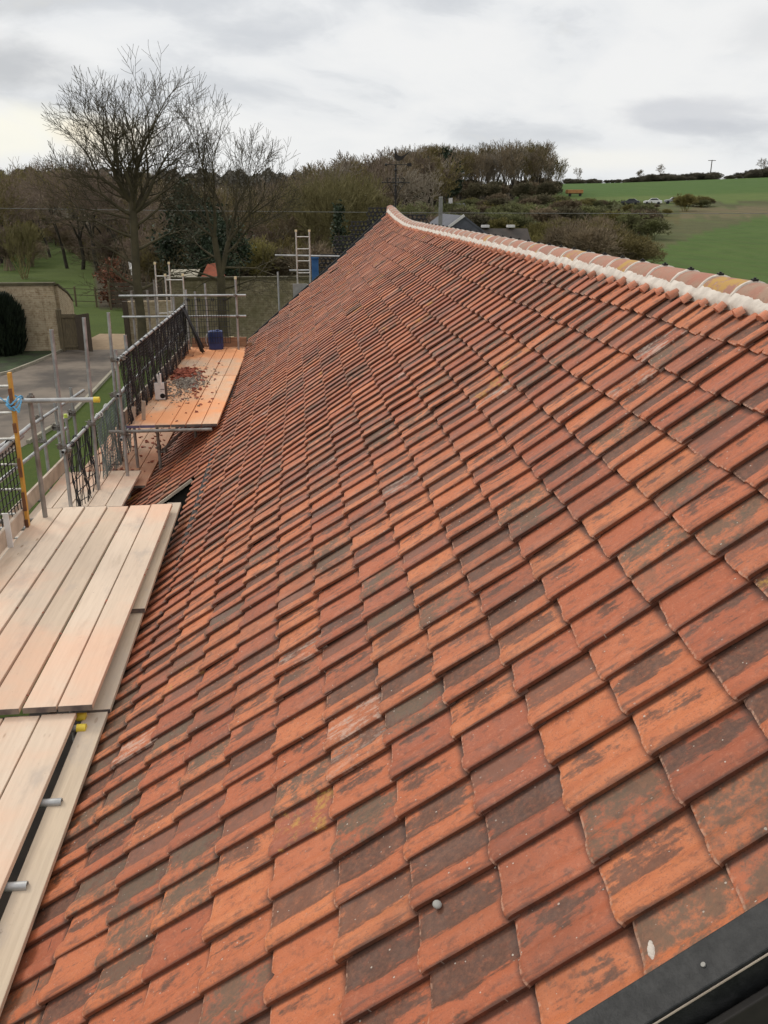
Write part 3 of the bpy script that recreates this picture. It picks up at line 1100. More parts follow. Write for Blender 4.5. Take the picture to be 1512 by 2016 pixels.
# the low walkway: outer standards, guard rails
for (x, y, zt) in ((-3.74, 12.36, 4.0), (-3.74, 13.10, 3.82), (-3.72, 14.02, 3.86)):
    tube('standard', (x, y, 0), (x + .02, y, zt), cpl=[(3.76 if y < 13 else 3.45, Y_), (3.42, Y_)])
tube('standard', (-3.70, 13.52, 0), (-3.70, 13.52, 3.53), caps=(None, 'cap_g'))
tube('guard_rail', (-3.82, 8.2, 3.90), (-3.66, 14.65, 3.68))
tube('guard_rail', (-3.80, 8.2, 3.50), (-3.67, 13.35, 3.36))
for (x0, x1, y, zt) in ((-3.0, -2.94, 10.62, 5.25), (-2.94, -2.83, 11.8, 5.24), (-2.95, -2.89, 13.6, 5.09)):
    tube('standard', (x0 - .06, y + .03, 0), (x1, y, zt), cpl=[(3.80, Y_), (2.75, X_)])
tube('guard_rail', (-2.965, 10.5, 3.765), (-2.915, 14.6, 3.765), cpl=[(.10, Z_)])
tube('ledger', (-3.05, 10.4, 2.66), (-2.98, 19.5, 2.62))
for y_ in (12.60, 11.64):
    tube('transom', (-3.9, y_, 2.775 if y_ > 12 else 2.765), (-2.55 if y_ > 12 else -2.60, y_, 2.775 if y_ > 12 else 2.765), 'tube_old', caps=(None, 'cap_c' if y_ > 12 else None))
tube('transom', (-3.9, 9.4, 2.765), (-2.6, 9.4, 2.765))
tube('ledger', (-2.66, 10.4, 2.70), (-2.62, 12.75, 2.70), 'tube_old')
tube('brace', (-2.64, 12.62, 2.66), (-2.68, 11.7, 2.2), 'tube_old')
tube('standard', (-2.66, 12.1, 0), (-2.66, 12.1, 2.72), 'tube_old')
# far platform
tube('standard', (-2.66, 12.52, 0), (-2.585, 12.36, 4.72), cpl=[(4.58, Y_), (4.08, Y_), (3.50, X_)])
tube('standard', (-2.63, 13.25, 0), (-2.60, 13.22, 4.80))
tube('transom', (-2.84, 12.53, 3.492), (-1.34, 12.53, 3.492), 'tube_old')
tube('ledger', (-2.63, 12.30, 3.43), (-2.52, 20.0, 3.43), cpl=[(.2, Z_)])
tube('ledger', (-1.75, 12.7, 3.43), (-1.7, 20.0, 3.43), 'tube_old')
for y_ in (14.6, 16.3, 18.0, 19.7):
    tube('transom', (-2.75, y_, 3.495), (-1.25, y_, 3.495))
tube('standard', (-2.24, 13.05, 0), (-2.22, 13.0, 3.5), 'tube_old', cpl=[(3.10, X_)])
tube('brace', (-2.20, 13.02, 3.02), (-1.72, 13.5, 3.40), 'tube_old', cpl=[(.05, Z_)])
tube('standard', (-1.72, 13.52, 2.9), (-1.70, 13.52, 3.48), 'tube_old')
tube('guard_rail', (-2.545, 12.26, 4.60), (-2.42, 18.9, 4.60), cpl=[(.12, Z_)])
tube('guard_rail', (-2.60, 12.26, 4.08), (-2.48, 18.9, 4.08))
tube('guard_rail', (-3.86, 19.40, 4.75), (-1.13, 19.30, 4.75), cpl=[(2.5, Z_)])
tube('guard_rail', (-3.84, 19.42, 4.30), (-1.15, 19.32, 4.30), cpl=[(2.5, Z_)])
tube('standard', (-1.40, 19.36, 0), (-1.34, 19.36, 5.13), caps=(None, 'cap_c'))
for (x, y, zt) in ((-3.6, 19.45, 4.85), (-3.26, 19.45, 4.86), (-2.72, 19.5, 4.76), (-3.28, 20.6, 4.98), (-2.44, 19.5, 4.86), (-2.36, 20.5, 4.72), (-2.12, 20.5, 4.90)):
    tube('standard', (x - .03, y, 0), (x, y, zt), 'tube' if x > -3 else 'tube_old')
tube('guard_rail', (-.55, 23.1, 5.36), (1.15, 23.0, 5.33))
tube('guard_rail', (-.2, 23.1, 4.98), (.35, 23.1, 4.98))
tube('standard', (.33, 22.7, 0), (.33, 22.7, 5.4))
tube('standard', (-.5, 23.1, 0), (-.5, 23.1, 4.95))

# ------------------------------------------------------------------ boards
ORD = ['first', 'second', 'third', 'fourth', 'fifth', 'sixth', 'seventh']


def board(p0, p1, mat, label, group, wd=.221, th=.038, cat='scaffold board', name='scaffold_board', band=None, roll=0.0):
    a, b = Vector(p0), Vector(p1)
    d = (b - a).normalized()
    side = d.cross(Vector((0, 0, 1))).normalized()
    up = side.cross(d)
    if roll:
        rot = Matrix.Rotation(roll, 3, d)
        side, up = rot @ side, rot @ up
    mb = MB().box((a + b) / 2 - up * th / 2, ((b - a).length, wd, th), (d, side, up))
    o = mb.build(name, M[mat], None, bevel=.004, origin=(a + b) / 2)
    tag(o, label, cat, group)
    for q, s in ((a, -1), (b, 1)):
        MB().box(q + d * s * .0015 - up * th / 2, (.003, wd + .002, th + .002), (d, side, up)).build('end_band', M[band or 'boardE'], o)
    return o


edge = [-2.785, -2.555, -2.325, -2.095, -1.865, -1.635, -1.415]
tones = ['pale grey', 'pale buff', 'cream', 'buff with a dark gap beside it', 'dusty orange', 'dusty pink', 'pinkish cream']
for k in range(6):
    x = (edge[k] + edge[k + 1]) / 2
    n = 6 - k
    dy = random.uniform(-.02, .02)
    board((x - .005, 4.93 + (0 if k > 2 else dy), 3.62 + random.uniform(-.003, .003)), (x - .012 + random.uniform(-.004, .004), 8.84 + dy, 3.62 + random.uniform(-.004, .004)), 'boardA',
          '%s pale board from the tiles on the large upper platform' % ORD[n - 1], 'boards of the large upper platform', wd=[.216, .207, .214, .203, .209, .215][k])
for k in range(6):
    x = -1.64 - .228 * k
    board((x + random.uniform(-.003, .003), 1.05 + random.uniform(0, .05), 3.56), (x, 4.94 - .01 * k, 3.56), 'boardA',
          '%s board from the tiles on the near platform at lower left' % ORD[k], 'boards of the near platform', wd=.217)
for (y0, y1, nm, dx, dz) in ((1.0, 5.05, 'nearest of three', 0, 0), (5.07, 6.54, 'middle, shorter', 0.0, .004), (6.50, 9.15, 'farthest, ending by the dark gap', .0, .044)):
    board((-1.425 - .012 * (5 - y0) * .12 + dx, y0, 3.485 + dz), (-1.435 + dx - .004 * (y1 - 5), y1, 3.485 + dz), 'boardI', 'narrow grey board along the tile ends, %s' % nm, 'narrow boards along the eaves', wd=.150, th=.036)
for k in range(5):
    f = k + .5
    board((-3.66 + .232 * f + .07, 8.9, 2.84), (-3.60 + .2285 * f, 12.70 + random.uniform(-.02, .02), 2.84), 'boardA', '%s board from the mesh guards on the small middle platform' % ORD[k], 'boards of the small middle platform', wd=.215)
for k in range(5):
    board((-3.36 + .225 * k, 12.3, 2.72), (-3.36 + .225 * k, 16.2, 2.72), 'boardW', '%s grubby board from the mesh guards on the low walkway' % ORD[k], 'boards of the low walkway', wd=.215)
pe = [-2.60, -2.40, -2.18, -1.955, -1.73, -1.495, -1.265]
for k in range(6):
    x = (pe[k] + pe[k + 1]) / 2
    wd = (pe[k + 1] - pe[k]) - (.007 if k not in (3, 4) else .016)
    board((x, 12.60, 3.56), (x + .05, 16.35, 3.56), 'boardP', '%s orange dusted board from the netting, near half of the far platform' % ORD[k], 'boards of the far platform', wd=wd, band='boardV' if k < 2 else 'boardE')
    board((x + .055, 16.36, 3.56), (x + .10, 19.85, 3.56), 'boardP', '%s orange dusted board from the netting, far half of the far platform' % ORD[k], 'boards of the far platform', wd=wd)
# toe boards on edge
board((-3.68, 9.0, 2.95), (-3.58, 13.1, 2.95), 'toe_p', 'stained pale toe board on edge beside the small middle platform', 'toe boards', wd=.21, roll=R(90), name='toe_board', cat='toe board')
board((-2.82, 5.2, 3.72), (-2.80, 8.3, 3.72), 'toe_p', 'pale toe board on edge by the near black mesh guard', 'toe boards', wd=.17, roll=R(90), name='toe_board', cat='toe board')
board((-2.60, 12.62, 3.67), (-2.46, 19.5, 3.67), 'toe_p', 'long toe board on edge along the black netting of the far platform', 'toe boards', wd=.2, roll=R(90), name='toe_board', cat='toe board')
board((-2.42, 19.72, 3.68), (-1.19, 19.66, 3.68), 'toe', 'brown toe board across the end of the far platform behind the blue drum', 'toe boards', wd=.22, roll=R(90), name='toe_board', cat='toe board')
o = MB().box((0, 0, .09), (.10, .025, .18)).build('timber_offcut', M['toe'])
o.location = (-1.12, 19.25, 3.56)
o.rotation_euler = (.1, .25, .2)
tag(o, 'small brown timber offcut leaning between the far platform and the roof', 'offcut')
o = MB().box((0, 0, .008), (.09, .04, .016)).build('timber_offcut', M['cap_c'])
o.location = (-1.52, 19.66, 3.79)
tag(o, 'small cream block lying on top of the brown end toe board', 'block')
for (x, y, rz, ln, lab) in ((-2.52, 12.72, .5, .26, 'short pale batten standing upright at the near corner of the far platform'), (-2.40, 12.95, -.2, .30, 'thin pale batten standing behind the corner batten on the far platform')):
    o = MB().box((0, 0, ln / 2), (.06, .018, ln)).build('batten', M['toe_p'])
    o.location = (x, y, 3.56)
    o.rotation_euler = (.08, .12, rz)
    tag(o, lab, 'batten')
o = MB().box((0, 0, .17), (.05, .02, .34)).build('batten', M['white'])
o.location = (-2.78, 7.75, 3.62)
tag(o, 'pale upright batten at the end of the near black mesh guard', 'batten')


# ------------------------------------------------------------------ mesh guards and netting
def guard(name, label, p0, p1, z0, z1, mat, nv, nh, r=.0045, wob=0.0, lean=(0, 0), group='mesh guards on the scaffold rails', frame=False):
    a, b = Vector(p0), Vector(p1)
    c = Vector(((a.x + b.x) / 2, (a.y + b.y) / 2, z0))
    t = thing(name, label, 'mesh guard', c, group)
    d = b - a
    side = Vector((d.y, -d.x, 0)).normalized()
    mb = MB()

    def pt(u, v):
        q = a + d * u
        off = wob * (math.sin(u * 17 + v * 5) + .6 * math.sin(u * 41 - v * 9)) * (1 - v * .6)
        return Vector((q.x, q.y, z0 + (z1 - z0) * v)) + side * off + Vector((lean[0], lean[1], 0)) * (1 - v)
    for k in range(nv + 1):
        u = k / nv + (random.uniform(-.3, .3) / nv if wob else 0)
        mb.path([pt(u + (wob * random.uniform(-.3, .3) if wob else 0), v) for v in (0, .25, .5, .75, 1)], r, 4)
    for k in range(nh + 1):
        v = k / nh
        mb.path([pt(u, v) for u in np.linspace(0, 1, 9)], r, 4)
    mb.build('wire_mesh', M[mat], t)
    for u in ((.06, .1, .3, .34, .62, .66, .9, .94)):
        q = pt(u, 1)
        pts = [q + side * (.034 * math.cos(an)) + Vector((0, 0, .034 * math.sin(an))) for an in np.linspace(0, 2 * math.pi, 10)]
        MB().path(pts, .008, 5).build('hook', M['blackmesh' if mat != 'greymesh' else 'white'], t)
    return t


guard('mesh_guard', 'black wire mesh guard hanging from the rail at the left edge by the yellow ladder', (-2.86, 7.0, 0), (-2.84, 8.47, 0), 3.60, 4.48, 'blackmesh', 16, 10, .006, lean=(0, 0))
guard('mesh_guard', 'sagging black wire mesh guard by the stained toe board of the walkway', (-2.965, 10.75, 0), (-2.945, 12.15, 0), 2.76, 3.76, 'blackmesh', 24, 6, .0065, .035)
guard('mesh_guard', 'grey green netted guard on the walkway rail behind the sagging black one', (-2.945, 12.3, 0), (-2.915, 14.5, 0), 2.74, 3.76, 'greymesh', 70, 22, .005, .03)
guard('mesh_guard', 'black grid guard across the end of the far platform behind the blue drum', (-2.46, 19.34, 0), (-1.52, 19.31, 0), 3.72, 4.66, 'blackmesh', 17, 8, .007)
for k in range(4):
    y0 = 12.4 + k * 1.62
    guard('mesh_guard', 'crumpled dusty black netting guard on the far platform rail, %s from the camera' % ['nearest', 'second', 'third', 'fourth and farthest'][k], (-2.54 + .03 * k, y0, 0), (-2.51 + .03 * k, y0 + 1.58, 0), 3.62, 4.59, 'flecknet', 44, 20, .0058, .02, lean=(.03, 0))
# a black sheet bundled at the far end of that rail
mb = MB()
nu, nv = 12, 10
for i in range(nu + 1):
    for j in range(nv + 1):
        u, v = i / nu, j / nv
        mb.v.append((-2.44 + .34 * v * (1.1 - .2 * u) + .05 * math.sin(u * 11 + v * 3) * v, 18.5 + .55 * u + .12 * v, 4.62 - 1.0 * v + .03 * math.sin(u * 9)))
for i in range(nu):
    for j in range(nv):
        k = i * (nv + 1) + j
        mb.f.append((k, k + 1, k + nv + 2, k + nv + 1))
o = mb.build('black_sheet', M['blackmesh'], None, smooth=True, origin=(-2.3, 18.8, 3.6))
sd = o.modifiers.new('thick', 'SOLIDIFY')
sd.thickness = .012
tag(o, 'black plastic sheet bundled over the far end of the netted rail', 'sheet')


def lattice(label, x0, x1, ytop, z0, z1, cell=.10, r=.021):
    t = thing('barrier_panel', label, 'barrier panel', ((x0 + x1) / 2, ytop, z0), 'barrier mesh panels stepping up the far gable')
    mb = MB()
    nx, nz = max(2, int((x1 - x0) / cell)), max(2, int((z1 - z0) / cell))
    dx, dz = (x1 - x0) / nx, (z1 - z0) / nz
    for i in range(nx):
        for j in range(nz):
            cx_, cz_ = x0 + (i + .5 + (.25 if j % 2 else -.25)) * dx, z0 + (j + .5) * dz
            pts = [(cx_ + .52 * dx * math.cos(q), ytop, cz_ + .56 * dz * math.sin(q)) for q in np.linspace(0, 2 * math.pi, 9)]
            mb.path(pts, r, 4)
    mb.build('plastic_lattice', M['blackmesh'], t)
    fr = MB()
    fr.beam((x0, ytop, z1), (x1, ytop, z1), .03, .03)
    fr.build('top_bar', M['blackmesh'], t)
    return t


lattice('black plastic barrier panel lowest on the far gable beside the blue sheet', .62, 1.06, 23.2, 4.2, 5.36)
lattice('black plastic barrier panel on the far gable with a small white ball on it', 1.0, 1.52, 23.5, 4.6, 5.80)
lattice('black plastic barrier panel on the far gable, third step up', 1.46, 2.0, 23.85, 5.1, 6.16)
lattice('black plastic barrier panel at the top of the far gable left of the ridge', 1.94, 2.50, 24.1, 5.5, 6.50)
lattice('black plastic barrier panel behind the ridge on the far slope', 2.86, 3.55, 24.3, 5.4, 6.32)
o = MB().ball((0, 0, 0), .045, 10).build('net_float', M['white'], None, smooth=True)
o.location = (1.46, 23.42, 5.42)
tag(o, 'small white ball on the black barrier mesh of the far gable', 'ball')
bb = thing('blue_sheet_panel', 'upright blue panel between the ladder and the black barrier on the far gable', 'panel', (.5, 24.4, 0))
MB().box((.50, 24.4, 4.3), (.19, .06, 1.9)).build('sheet', M['bluebox'], bb, bevel=.01)
MB().box((.50, 24.36, 5.24), (.23, .05, .08)).build('top_rail', M['bluebox'], bb)


# ------------------------------------------------------------------ ladders
def ladder(label, base, top, wd, axis, mat, rr, step, rungmat=None, sr=.018, cap=None, flat=None, rung_from=.25):
    a, b = Vector(base), Vector(top)
    ax = Vector(axis).normalized()
    t = thing('ladder', label, 'ladder', base)
    d = (b - a).normalized()
    for s in (-1, 1):
        off = ax * s * wd / 2
        mb = MB()
        if flat:
            mb.box((a + b) / 2 + off, ((b - a).length, flat[0], flat[1]), (d, ax, d.cross(ax)))
        else:
            mb.tube(a + off, b + off, sr, 8)
        o = mb.build('stile', M[mat], t)
        if cap:
            MB().tube(b + off - d * .02, b + off + d * .03, sr * 1.5, 8).build('end_cap', M[cap], o)
    n = int(((b - a).length - rung_from) / step)
    for k in range(n + 1):
        p = b - d * (rung_from + step * k)
        if p.z < .15:
            break
        MB().tube(p - ax * wd / 2, p + ax * wd / 2, rr, 8).build('rung', M[rungmat or mat], t)
    return t


lad = ladder('yellow ladder with worn paint tied by blue rope to the rail at the left edge', (-3.02, 8.32, 2.3), (-2.94, 8.32, 5.17), .40, (1, 0, 0), 'ladder_y', .013, .258, 'alu', flat=(.027, .06), rung_from=.13)
for z_ in (5.0, 4.7, 4.3, 3.95, 3.7, 3.5):
    MB().box((-2.74 - (5.17 - z_) * .028, 8.28, z_ - .06), (.031, .02, random.uniform(.08, .2))).build('worn_patch', M['ladder_b'], lad)
mb = MB()
for k, z_ in enumerate((4.84, 4.87, 4.90)):
    pts = [(-2.765 + .055 * math.cos(q) + .008 * k, 8.40 + .15 * math.sin(q), z_ + .03 * math.sin(q * 2 + k)) for q in np.linspace(0, 2 * math.pi, 14)]
    mb.path(pts, .008, 5)
mb.path([(-2.76, 8.25, 4.88), (-2.90, 8.25, 5.0), (-3.1, 8.3, 5.05)], .005, 5)
mb.path([(-2.73, 8.25, 4.86), (-2.68, 8.24, 4.80), (-2.66, 8.24, 4.87)], .007, 5)
tag(mb.build('rope_lashing', M['rope'], None, origin=(-2.75, 8.4, 4.87)), 'light blue rope tied round the yellow ladder and the rail', 'rope')
ladder('taller pale metal ladder standing past the end of the far platform', (-2.99, 19.75, 2.6), (-2.94, 19.75, 5.40), .30, (1, 0, 0), 'alu', .012, .40, sr=.017, cap='cap_c', rung_from=.27)
ladder('shorter pale metal ladder overlapping the taller one at the end of the far platform', (-2.71, 19.6, 2.6), (-2.68, 19.6, 5.16), .38, (1, 0, 0), 'alu', .012, .34, sr=.018, cap='cap_c', rung_from=.10)
ladder('pale metal ladder standing beyond the tiles at the far gable', (.17, 22.4, 2.0), (.17, 22.4, 5.98), .33, (1, 0, 0), 'alu', .013, .29, sr=.02, cap='cap_c', rung_from=.14)
o = MB().box((.06, 22.25, 4.3), (.36, .04, .84)).build('grey_panel', M['grey'], None, origin=(.06, 22.25, 3.9))
tag(o, 'grey board at the foot of the ladder by the far gable', 'board')

# ------------------------------------------------------------------ things on the far platform
dr_ = thing('drum', 'blue plastic drum with a white handle standing at the end of the far platform', 'drum', (-1.86, 19.5, 3.56))
mb = MB()
cx_, cy_, z0 = -1.86, 19.5, 3.56
prof_ = [(0, .150), (.01, .158), (.10, .160), (.22, .163), (.36, .165), (.39, .160), (.405, .14)]
n = 24
for (h, r) in prof_:
    for k in range(n):
        an = 2 * math.pi * k / n
        q = r / max(abs(math.cos(an)) ** 4 + abs(math.sin(an)) ** 4, .6) ** .25
        mb.v.append((cx_ + q * math.cos(an), cy_ + q * .8 * math.sin(an), z0 + h))
for a_ in range(len(prof_) - 1):
    for k in range(n):
        mb.f.append((a_ * n + k, a_ * n + (k + 1) % n, (a_ + 1) * n + (k + 1) % n, (a_ + 1) * n + k))
mb.f.append(tuple(range((len(prof_) - 1) * n, len(prof_) * n)))
mb.build('body', M['blue'], dr_, smooth=True)
mb = MB()
mb.path([(cx_ - .165, cy_ - .05, z0 + .37), (cx_ - .20, cy_ - .09, z0 + .30), (cx_ - .21, cy_ - .10, z0 + .20), (cx_ - .18, cy_ - .10, z0 + .10)], .008, 6)
mb.build('handle', M['white'], dr_)
MB().tube((cx_ + .05, cy_ - .02, z0 + .40), (cx_ + .05, cy_ - .02, z0 + .43), .035, 12).build('cap', M['blue'], dr_)

bx = thing('carton', 'white carton with a black round mark and two white prongs beside the rubble', 'carton', (-2.33, 14.3, 3.56), rotz=0)
X0, Y0, Z0 = -2.33, 14.3, 3.56
MB().box((X0, Y0 + .06, Z0 + .145), (.19, .13, .29)).build('body', M['darkbox'], bx, bevel=.008)
fp = MB().box((X0 - .012, Y0 - .008, Z0 + .155), (.165, .012, .285)).build('front_panel', M['white'], bx, bevel=.012)
MB().tube((X0 + .03, Y0 - .013, Z0 + .075), (X0 + .03, Y0 - .017, Z0 + .075), .044, 8).build('round_mark', M['ink'], fp)
mb = MB()
mb.box((X0 + .035, Y0 - .0155, Z0 + .185), (.065, .002, .016))
mb.box((X0 + .012, Y0 - .0155, Z0 + .155), (.02, .002, .006))
mb.build('faded_print', M['inkgrey'], fp)
for s, l in ((-.016, .17), (.018, .19)):
    mb = MB()
    mb.beam((X0 + .01 + s * .4, Y0 - .02, Z0 + .25), (X0 - .005 + s * 1.4, Y0 - .01, Z0 + .25 + l), .02, .03)
    mb.ball((X0 - .005 + s * 1.4, Y0 - .01, Z0 + .25 + l), .018, 8)
    mb.build('prong', M['white'], bx)


def shards(name, label, cat, mat, n, spot, z, smin, smax, flat=.35):
    Vs, Fs = [], []
    k = 0
    for _ in range(n):
        x, y, hz = spot()
        s = random.uniform(smin, smax)
        rot = Matrix.Rotation(random.uniform(0, 6.3), 3, 'Z') @ Matrix.Rotation(random.gauss(0, .35), 3, 'X') @ Matrix.Rotation(random.gauss(0, .35), 3, 'Y')
        for sx, sy, sz in ((-1, -1, -1), (1, -1, -1), (1, 1, -1), (-1, 1, -1), (-1, -1, 1), (1, -1, 1), (1, 1, 1), (-1, 1, 1)):
            v = rot @ Vector((sx * s * random.uniform(.5, 1.2), sy * s * random.uniform(.4, .9), sz * s * flat * random.uniform(.5, 1)))
            Vs.append((x + v.x, y + v.y, z + max(hz + v.z, .001)))
        Fs += [tuple(i + k for i in f) for f in ((0, 3, 2, 1), (4, 5, 6, 7), (0, 1, 5, 4), (1, 2, 6, 5), (2, 3, 7, 6), (3, 0, 4, 7))]
        k += 8
    o = MB().add(Vs, Fs).build(name, M[mat], None, origin=(Vs[0][0], Vs[0][1], z))
    tag(o, label, cat)
    o['kind'] = 'stuff'
    return o


def heap(cx, cy, sx, sy, hh):
    def f():
        r = abs(random.gauss(0, .5))
        an = random.uniform(0, 6.283)
        return cx + sx * r * math.cos(an), cy + sy * r * math.sin(an), hh * max(0, 1 - r) * random.random() + .006
    return f


shards('broken_tiles', 'heap of dark red broken tile on the far platform', 'rubble', 'shard', 330, heap(-2.22, 16.5, .36, .75, .07), 3.56, .012, .050)
shards('broken_tiles', 'loose bits of broken tile strewn over the far platform boards', 'rubble', 'shard', 130, heap(-1.95, 15.6, .62, 3.0, .008), 3.56, .006, .030)
shards('mortar_crumbs', 'grey mortar crumbs spread on the far platform', 'rubble', 'crumb', 900, heap(-2.08, 15.75, .40, 1.35, .035), 3.56, .006, .024, .6)
shards('mortar_crumbs', 'thin scatter of grey crumbs round the white carton', 'rubble', 'crumb', 160, heap(-2.15, 14.6, .5, .9, .01), 3.56, .004, .014, .6)
shards('tile_fragments', 'scattered dark tile fragments on the low walkway', 'rubble', 'shard', 90, lambda: (random.uniform(-3.4, -2.4), random.uniform(12.8, 16), .008), 2.72, .008, .034)
shards('tile_fragments', 'crumbs of tile in the gaps of the upper platform boards', 'rubble', 'shard', 46, lambda: (random.choice(edge[2:7]) - .008 + random.uniform(-.012, .012), random.uniform(5.0, 8.7), .002), 3.612, .004, .012)

# ------------------------------------------------------------------ trees
def seg_mesh(name, P0, P1, R0, R1, mat, parent=None, n=3):
    P0, P1, R0, R1 = map(np.asarray, (P0, P1, R0, R1))
    d = P1 - P0
    d = d / np.maximum(np.linalg.norm(d, axis=1, keepdims=True), 1e-6)
    ref = np.where(np.abs(d[:, 2:3]) < .9, np.array([[0, 0, 1.]]), np.array([[1., 0, 0]]))
    a = np.cross(d, ref)
    a /= np.linalg.norm(a, axis=1, keepdims=True)
    b = np.cross(d, a)
    rings = []
    for P, Q in ((P0, R0), (P1, R1)):
        for k in range(n):
            t = 2 * math.pi * k / n
            rings.append(P + (a * math.cos(t) + b * math.sin(t)) * Q[:, None])
    V = np.stack(rings, 1).reshape(-1, 3)
    m = len(P0)
    base = np.arange(m)[:, None] * (2 * n)
    F = np.concatenate([np.stack([base[:, 0] + k, base[:, 0] + (k + 1) % n, base[:, 0] + n + (k + 1) % n, base[:, 0] + n + k], -1) for k in range(n)])
    return np_mesh(name, V, F, mat, parent, smooth=n > 4)


def grow(rnd, h, stems=1, trunk=.3, r0=.16, depth=6, spread=.55, up=.35, ratio=.76, kids=(2, 3), twig=.008, droop=0.0, wig=.12, side=.5, lean=.1, gap=.0):
    """branching skeleton -> list of segments p0, p1, r0, r1, level"""
    S = []

    def br(p, d, L, r, lv):
        nseg = 3 if lv < 3 else 2
        pts = [p]
        rs = [r]
        dd = Vector(d)
        re = max(r * (.68 if lv else .8), twig)
        for k in range(nseg):
            j = Vector((rnd.gauss(0, wig), rnd.gauss(0, wig), rnd.gauss(0, wig * .6)))
            dd = (dd + j + Vector((0, 0, up * .22 if lv < depth - 1 else (up * .12 - droop)))).normalized()
            pts.append(pts[-1] + dd * (L / nseg))
            rs.append(r + (re - r) * (k + 1) / nseg)
        for k in range(nseg):
            S.append((pts[k], pts[k + 1], rs[k], rs[k + 1], lv))
        if lv >= depth:
            return
        n = rnd.randint(*kids)
        a0 = rnd.uniform(0, 6.28)
        for k in range(n):
            an = a0 + 6.283 * k / n + rnd.uniform(-.5, .5)
            sp = spread * rnd.uniform(.55, 1.25)
            o = dd.orthogonal().normalized()
            o = Matrix.Rotation(an, 3, dd) @ o
            nd = (dd * math.cos(sp) + o * math.sin(sp)).normalized()
            br(pts[-1], nd, L * ratio * rnd.uniform(.78, 1.18), max(re * rnd.uniform(.62, .85), twig), lv + 1)
        if lv >= 1:
            for k in range(1, nseg):
                if rnd.random() < side:
                    o = Matrix.Rotation(rnd.uniform(0, 6.28), 3, dd) @ dd.orthogonal().normalized()
                    nd = (dd * .6 + o * .8).normalized()
                    br(pts[k], nd, L * ratio * rnd.uniform(.5, .85), max(re * .45, twig), min(lv + 2, depth))
    for s in range(stems):
        an = rnd.uniform(0, 6.28)
        ln = lean if stems == 1 else rnd.uniform(.1, .55)
        base = Vector((0, 0, 0)) if stems == 1 else Vector((rnd.gauss(0, .25), rnd.gauss(0, .25), 0))
        br(base, Vector((math.cos(an) * ln, math.sin(an) * ln, 1)).normalized(), h * trunk, r0 * (1 if stems == 1 else rnd.uniform(.6, 1)), 0)
    zmax = max(q[1].z for q in S)
    k = h / zmax
    return [(a * k, b * k, c, d, l) for a, b, c, d, l in S]


def plant_mesh(root, S, trunkmat, twigmat, cut=2, tname='trunk', cname='crown', n=3):
    for nm, mat, sel, nn in ((tname, trunkmat, [s for s in S if s[4] < cut], 7), (cname, twigmat, [s for s in S if s[4] >= cut], n)):
        if sel:
            seg_mesh(nm, [tuple(s[0]) for s in sel], [tuple(s[1]) for s in sel], [s[2] for s in sel], [s[3] for s in sel], BARK[mat] if isinstance(mat, str) else mat, root, nn)


def copy_tree(o, loc, rotz, scale, label, group):
    r = o.copy()
    COL.objects.link(r)
    r.location, r.rotation_euler = loc, (0, 0, rotz)
    r.scale = (scale[0], scale[0], scale[1])
    r['label'] = label
    r['group'] = group
    for ch in o.children:
        c = ch.copy()
        COL.objects.link(c)
        c.parent = r
    return r


PROTO = {}


def place(kind, maker, variants, cat, name, loc, rotz, scale, label, group):
    """first placing of each variant builds it, later ones copy it"""
    v = random.randrange(variants)
    key = (kind, v)
    if key not in PROTO:
        o = thing(name, label, cat, loc, group, rotz)
        o.scale = (scale[0], scale[0], scale[1])
        maker(o, random.Random(hash(kind) % 1 + v * 31 + len(kind)))
        PROTO[key] = o
        return o
    return copy_tree(PROTO[key], loc, rotz, scale, label, group)


def pol(az, d):
    x, y = d * math.sin(R(az)), d * math.cos(R(az))
    return (x, y, float(ground_z(x, y)) - .05)


# the two tall bare trees by the garden wall
T1S = .955
t1 = thing('bare_tree', 'tallest bare tree, its fan of fine branches against the sky at upper left', 'tree', (-7.15, 40.2, 0))
S = []
rn = random.Random(5)


def limb(S, rn, p, d, L, r, depth, spread, ratio, twig, up, side, kids=(2, 3), wig=.11, lv0=1):
    """grow one limb from p and add it to S"""
    def br(p, d, L, r, lv):
        nseg = 4 if lv < 3 else 3
        dd = Vector(d)
        re = max(r * .62, twig)
        pts, rs = [Vector(p)], [r]
        for k in range(nseg):
            dd = (dd + Vector((rn.gauss(0, wig), rn.gauss(0, wig), rn.gauss(0, wig * .5) + up * .16))).normalized()
            pts.append(pts[-1] + dd * (L / nseg))
            rs.append(r + (re - r) * (k + 1) / nseg)
        for k in range(nseg):
            S.append((pts[k], pts[k + 1], rs[k], rs[k + 1], lv))
        if lv >= depth:
            return
        n = rn.randint(*kids)
        a0 = rn.uniform(0, 6.28)
        for k in range(n):
            o = Matrix.Rotation(a0 + 6.283 * k / n + rn.uniform(-.5, .5), 3, dd) @ dd.orthogonal().normalized()
            sp = spread * rn.uniform(.5, 1.25)
            br(pts[-1], (dd * math.cos(sp) + o * math.sin(sp)).normalized(), L * ratio * rn.uniform(.8, 1.15), max(re * rn.uniform(.7, .9), twig), lv + 1)
        for k in range(1, nseg):
            if rn.random() < side:
                o = Matrix.Rotation(rn.uniform(0, 6.28), 3, dd) @ dd.orthogonal().normalized()
                br(pts[k], (dd * .68 + o * .73).normalized(), L * ratio * rn.uniform(.6, .9), max(rs[k] * .5, twig), min(lv + 2, depth))
    br(p, d, L, r, lv0)


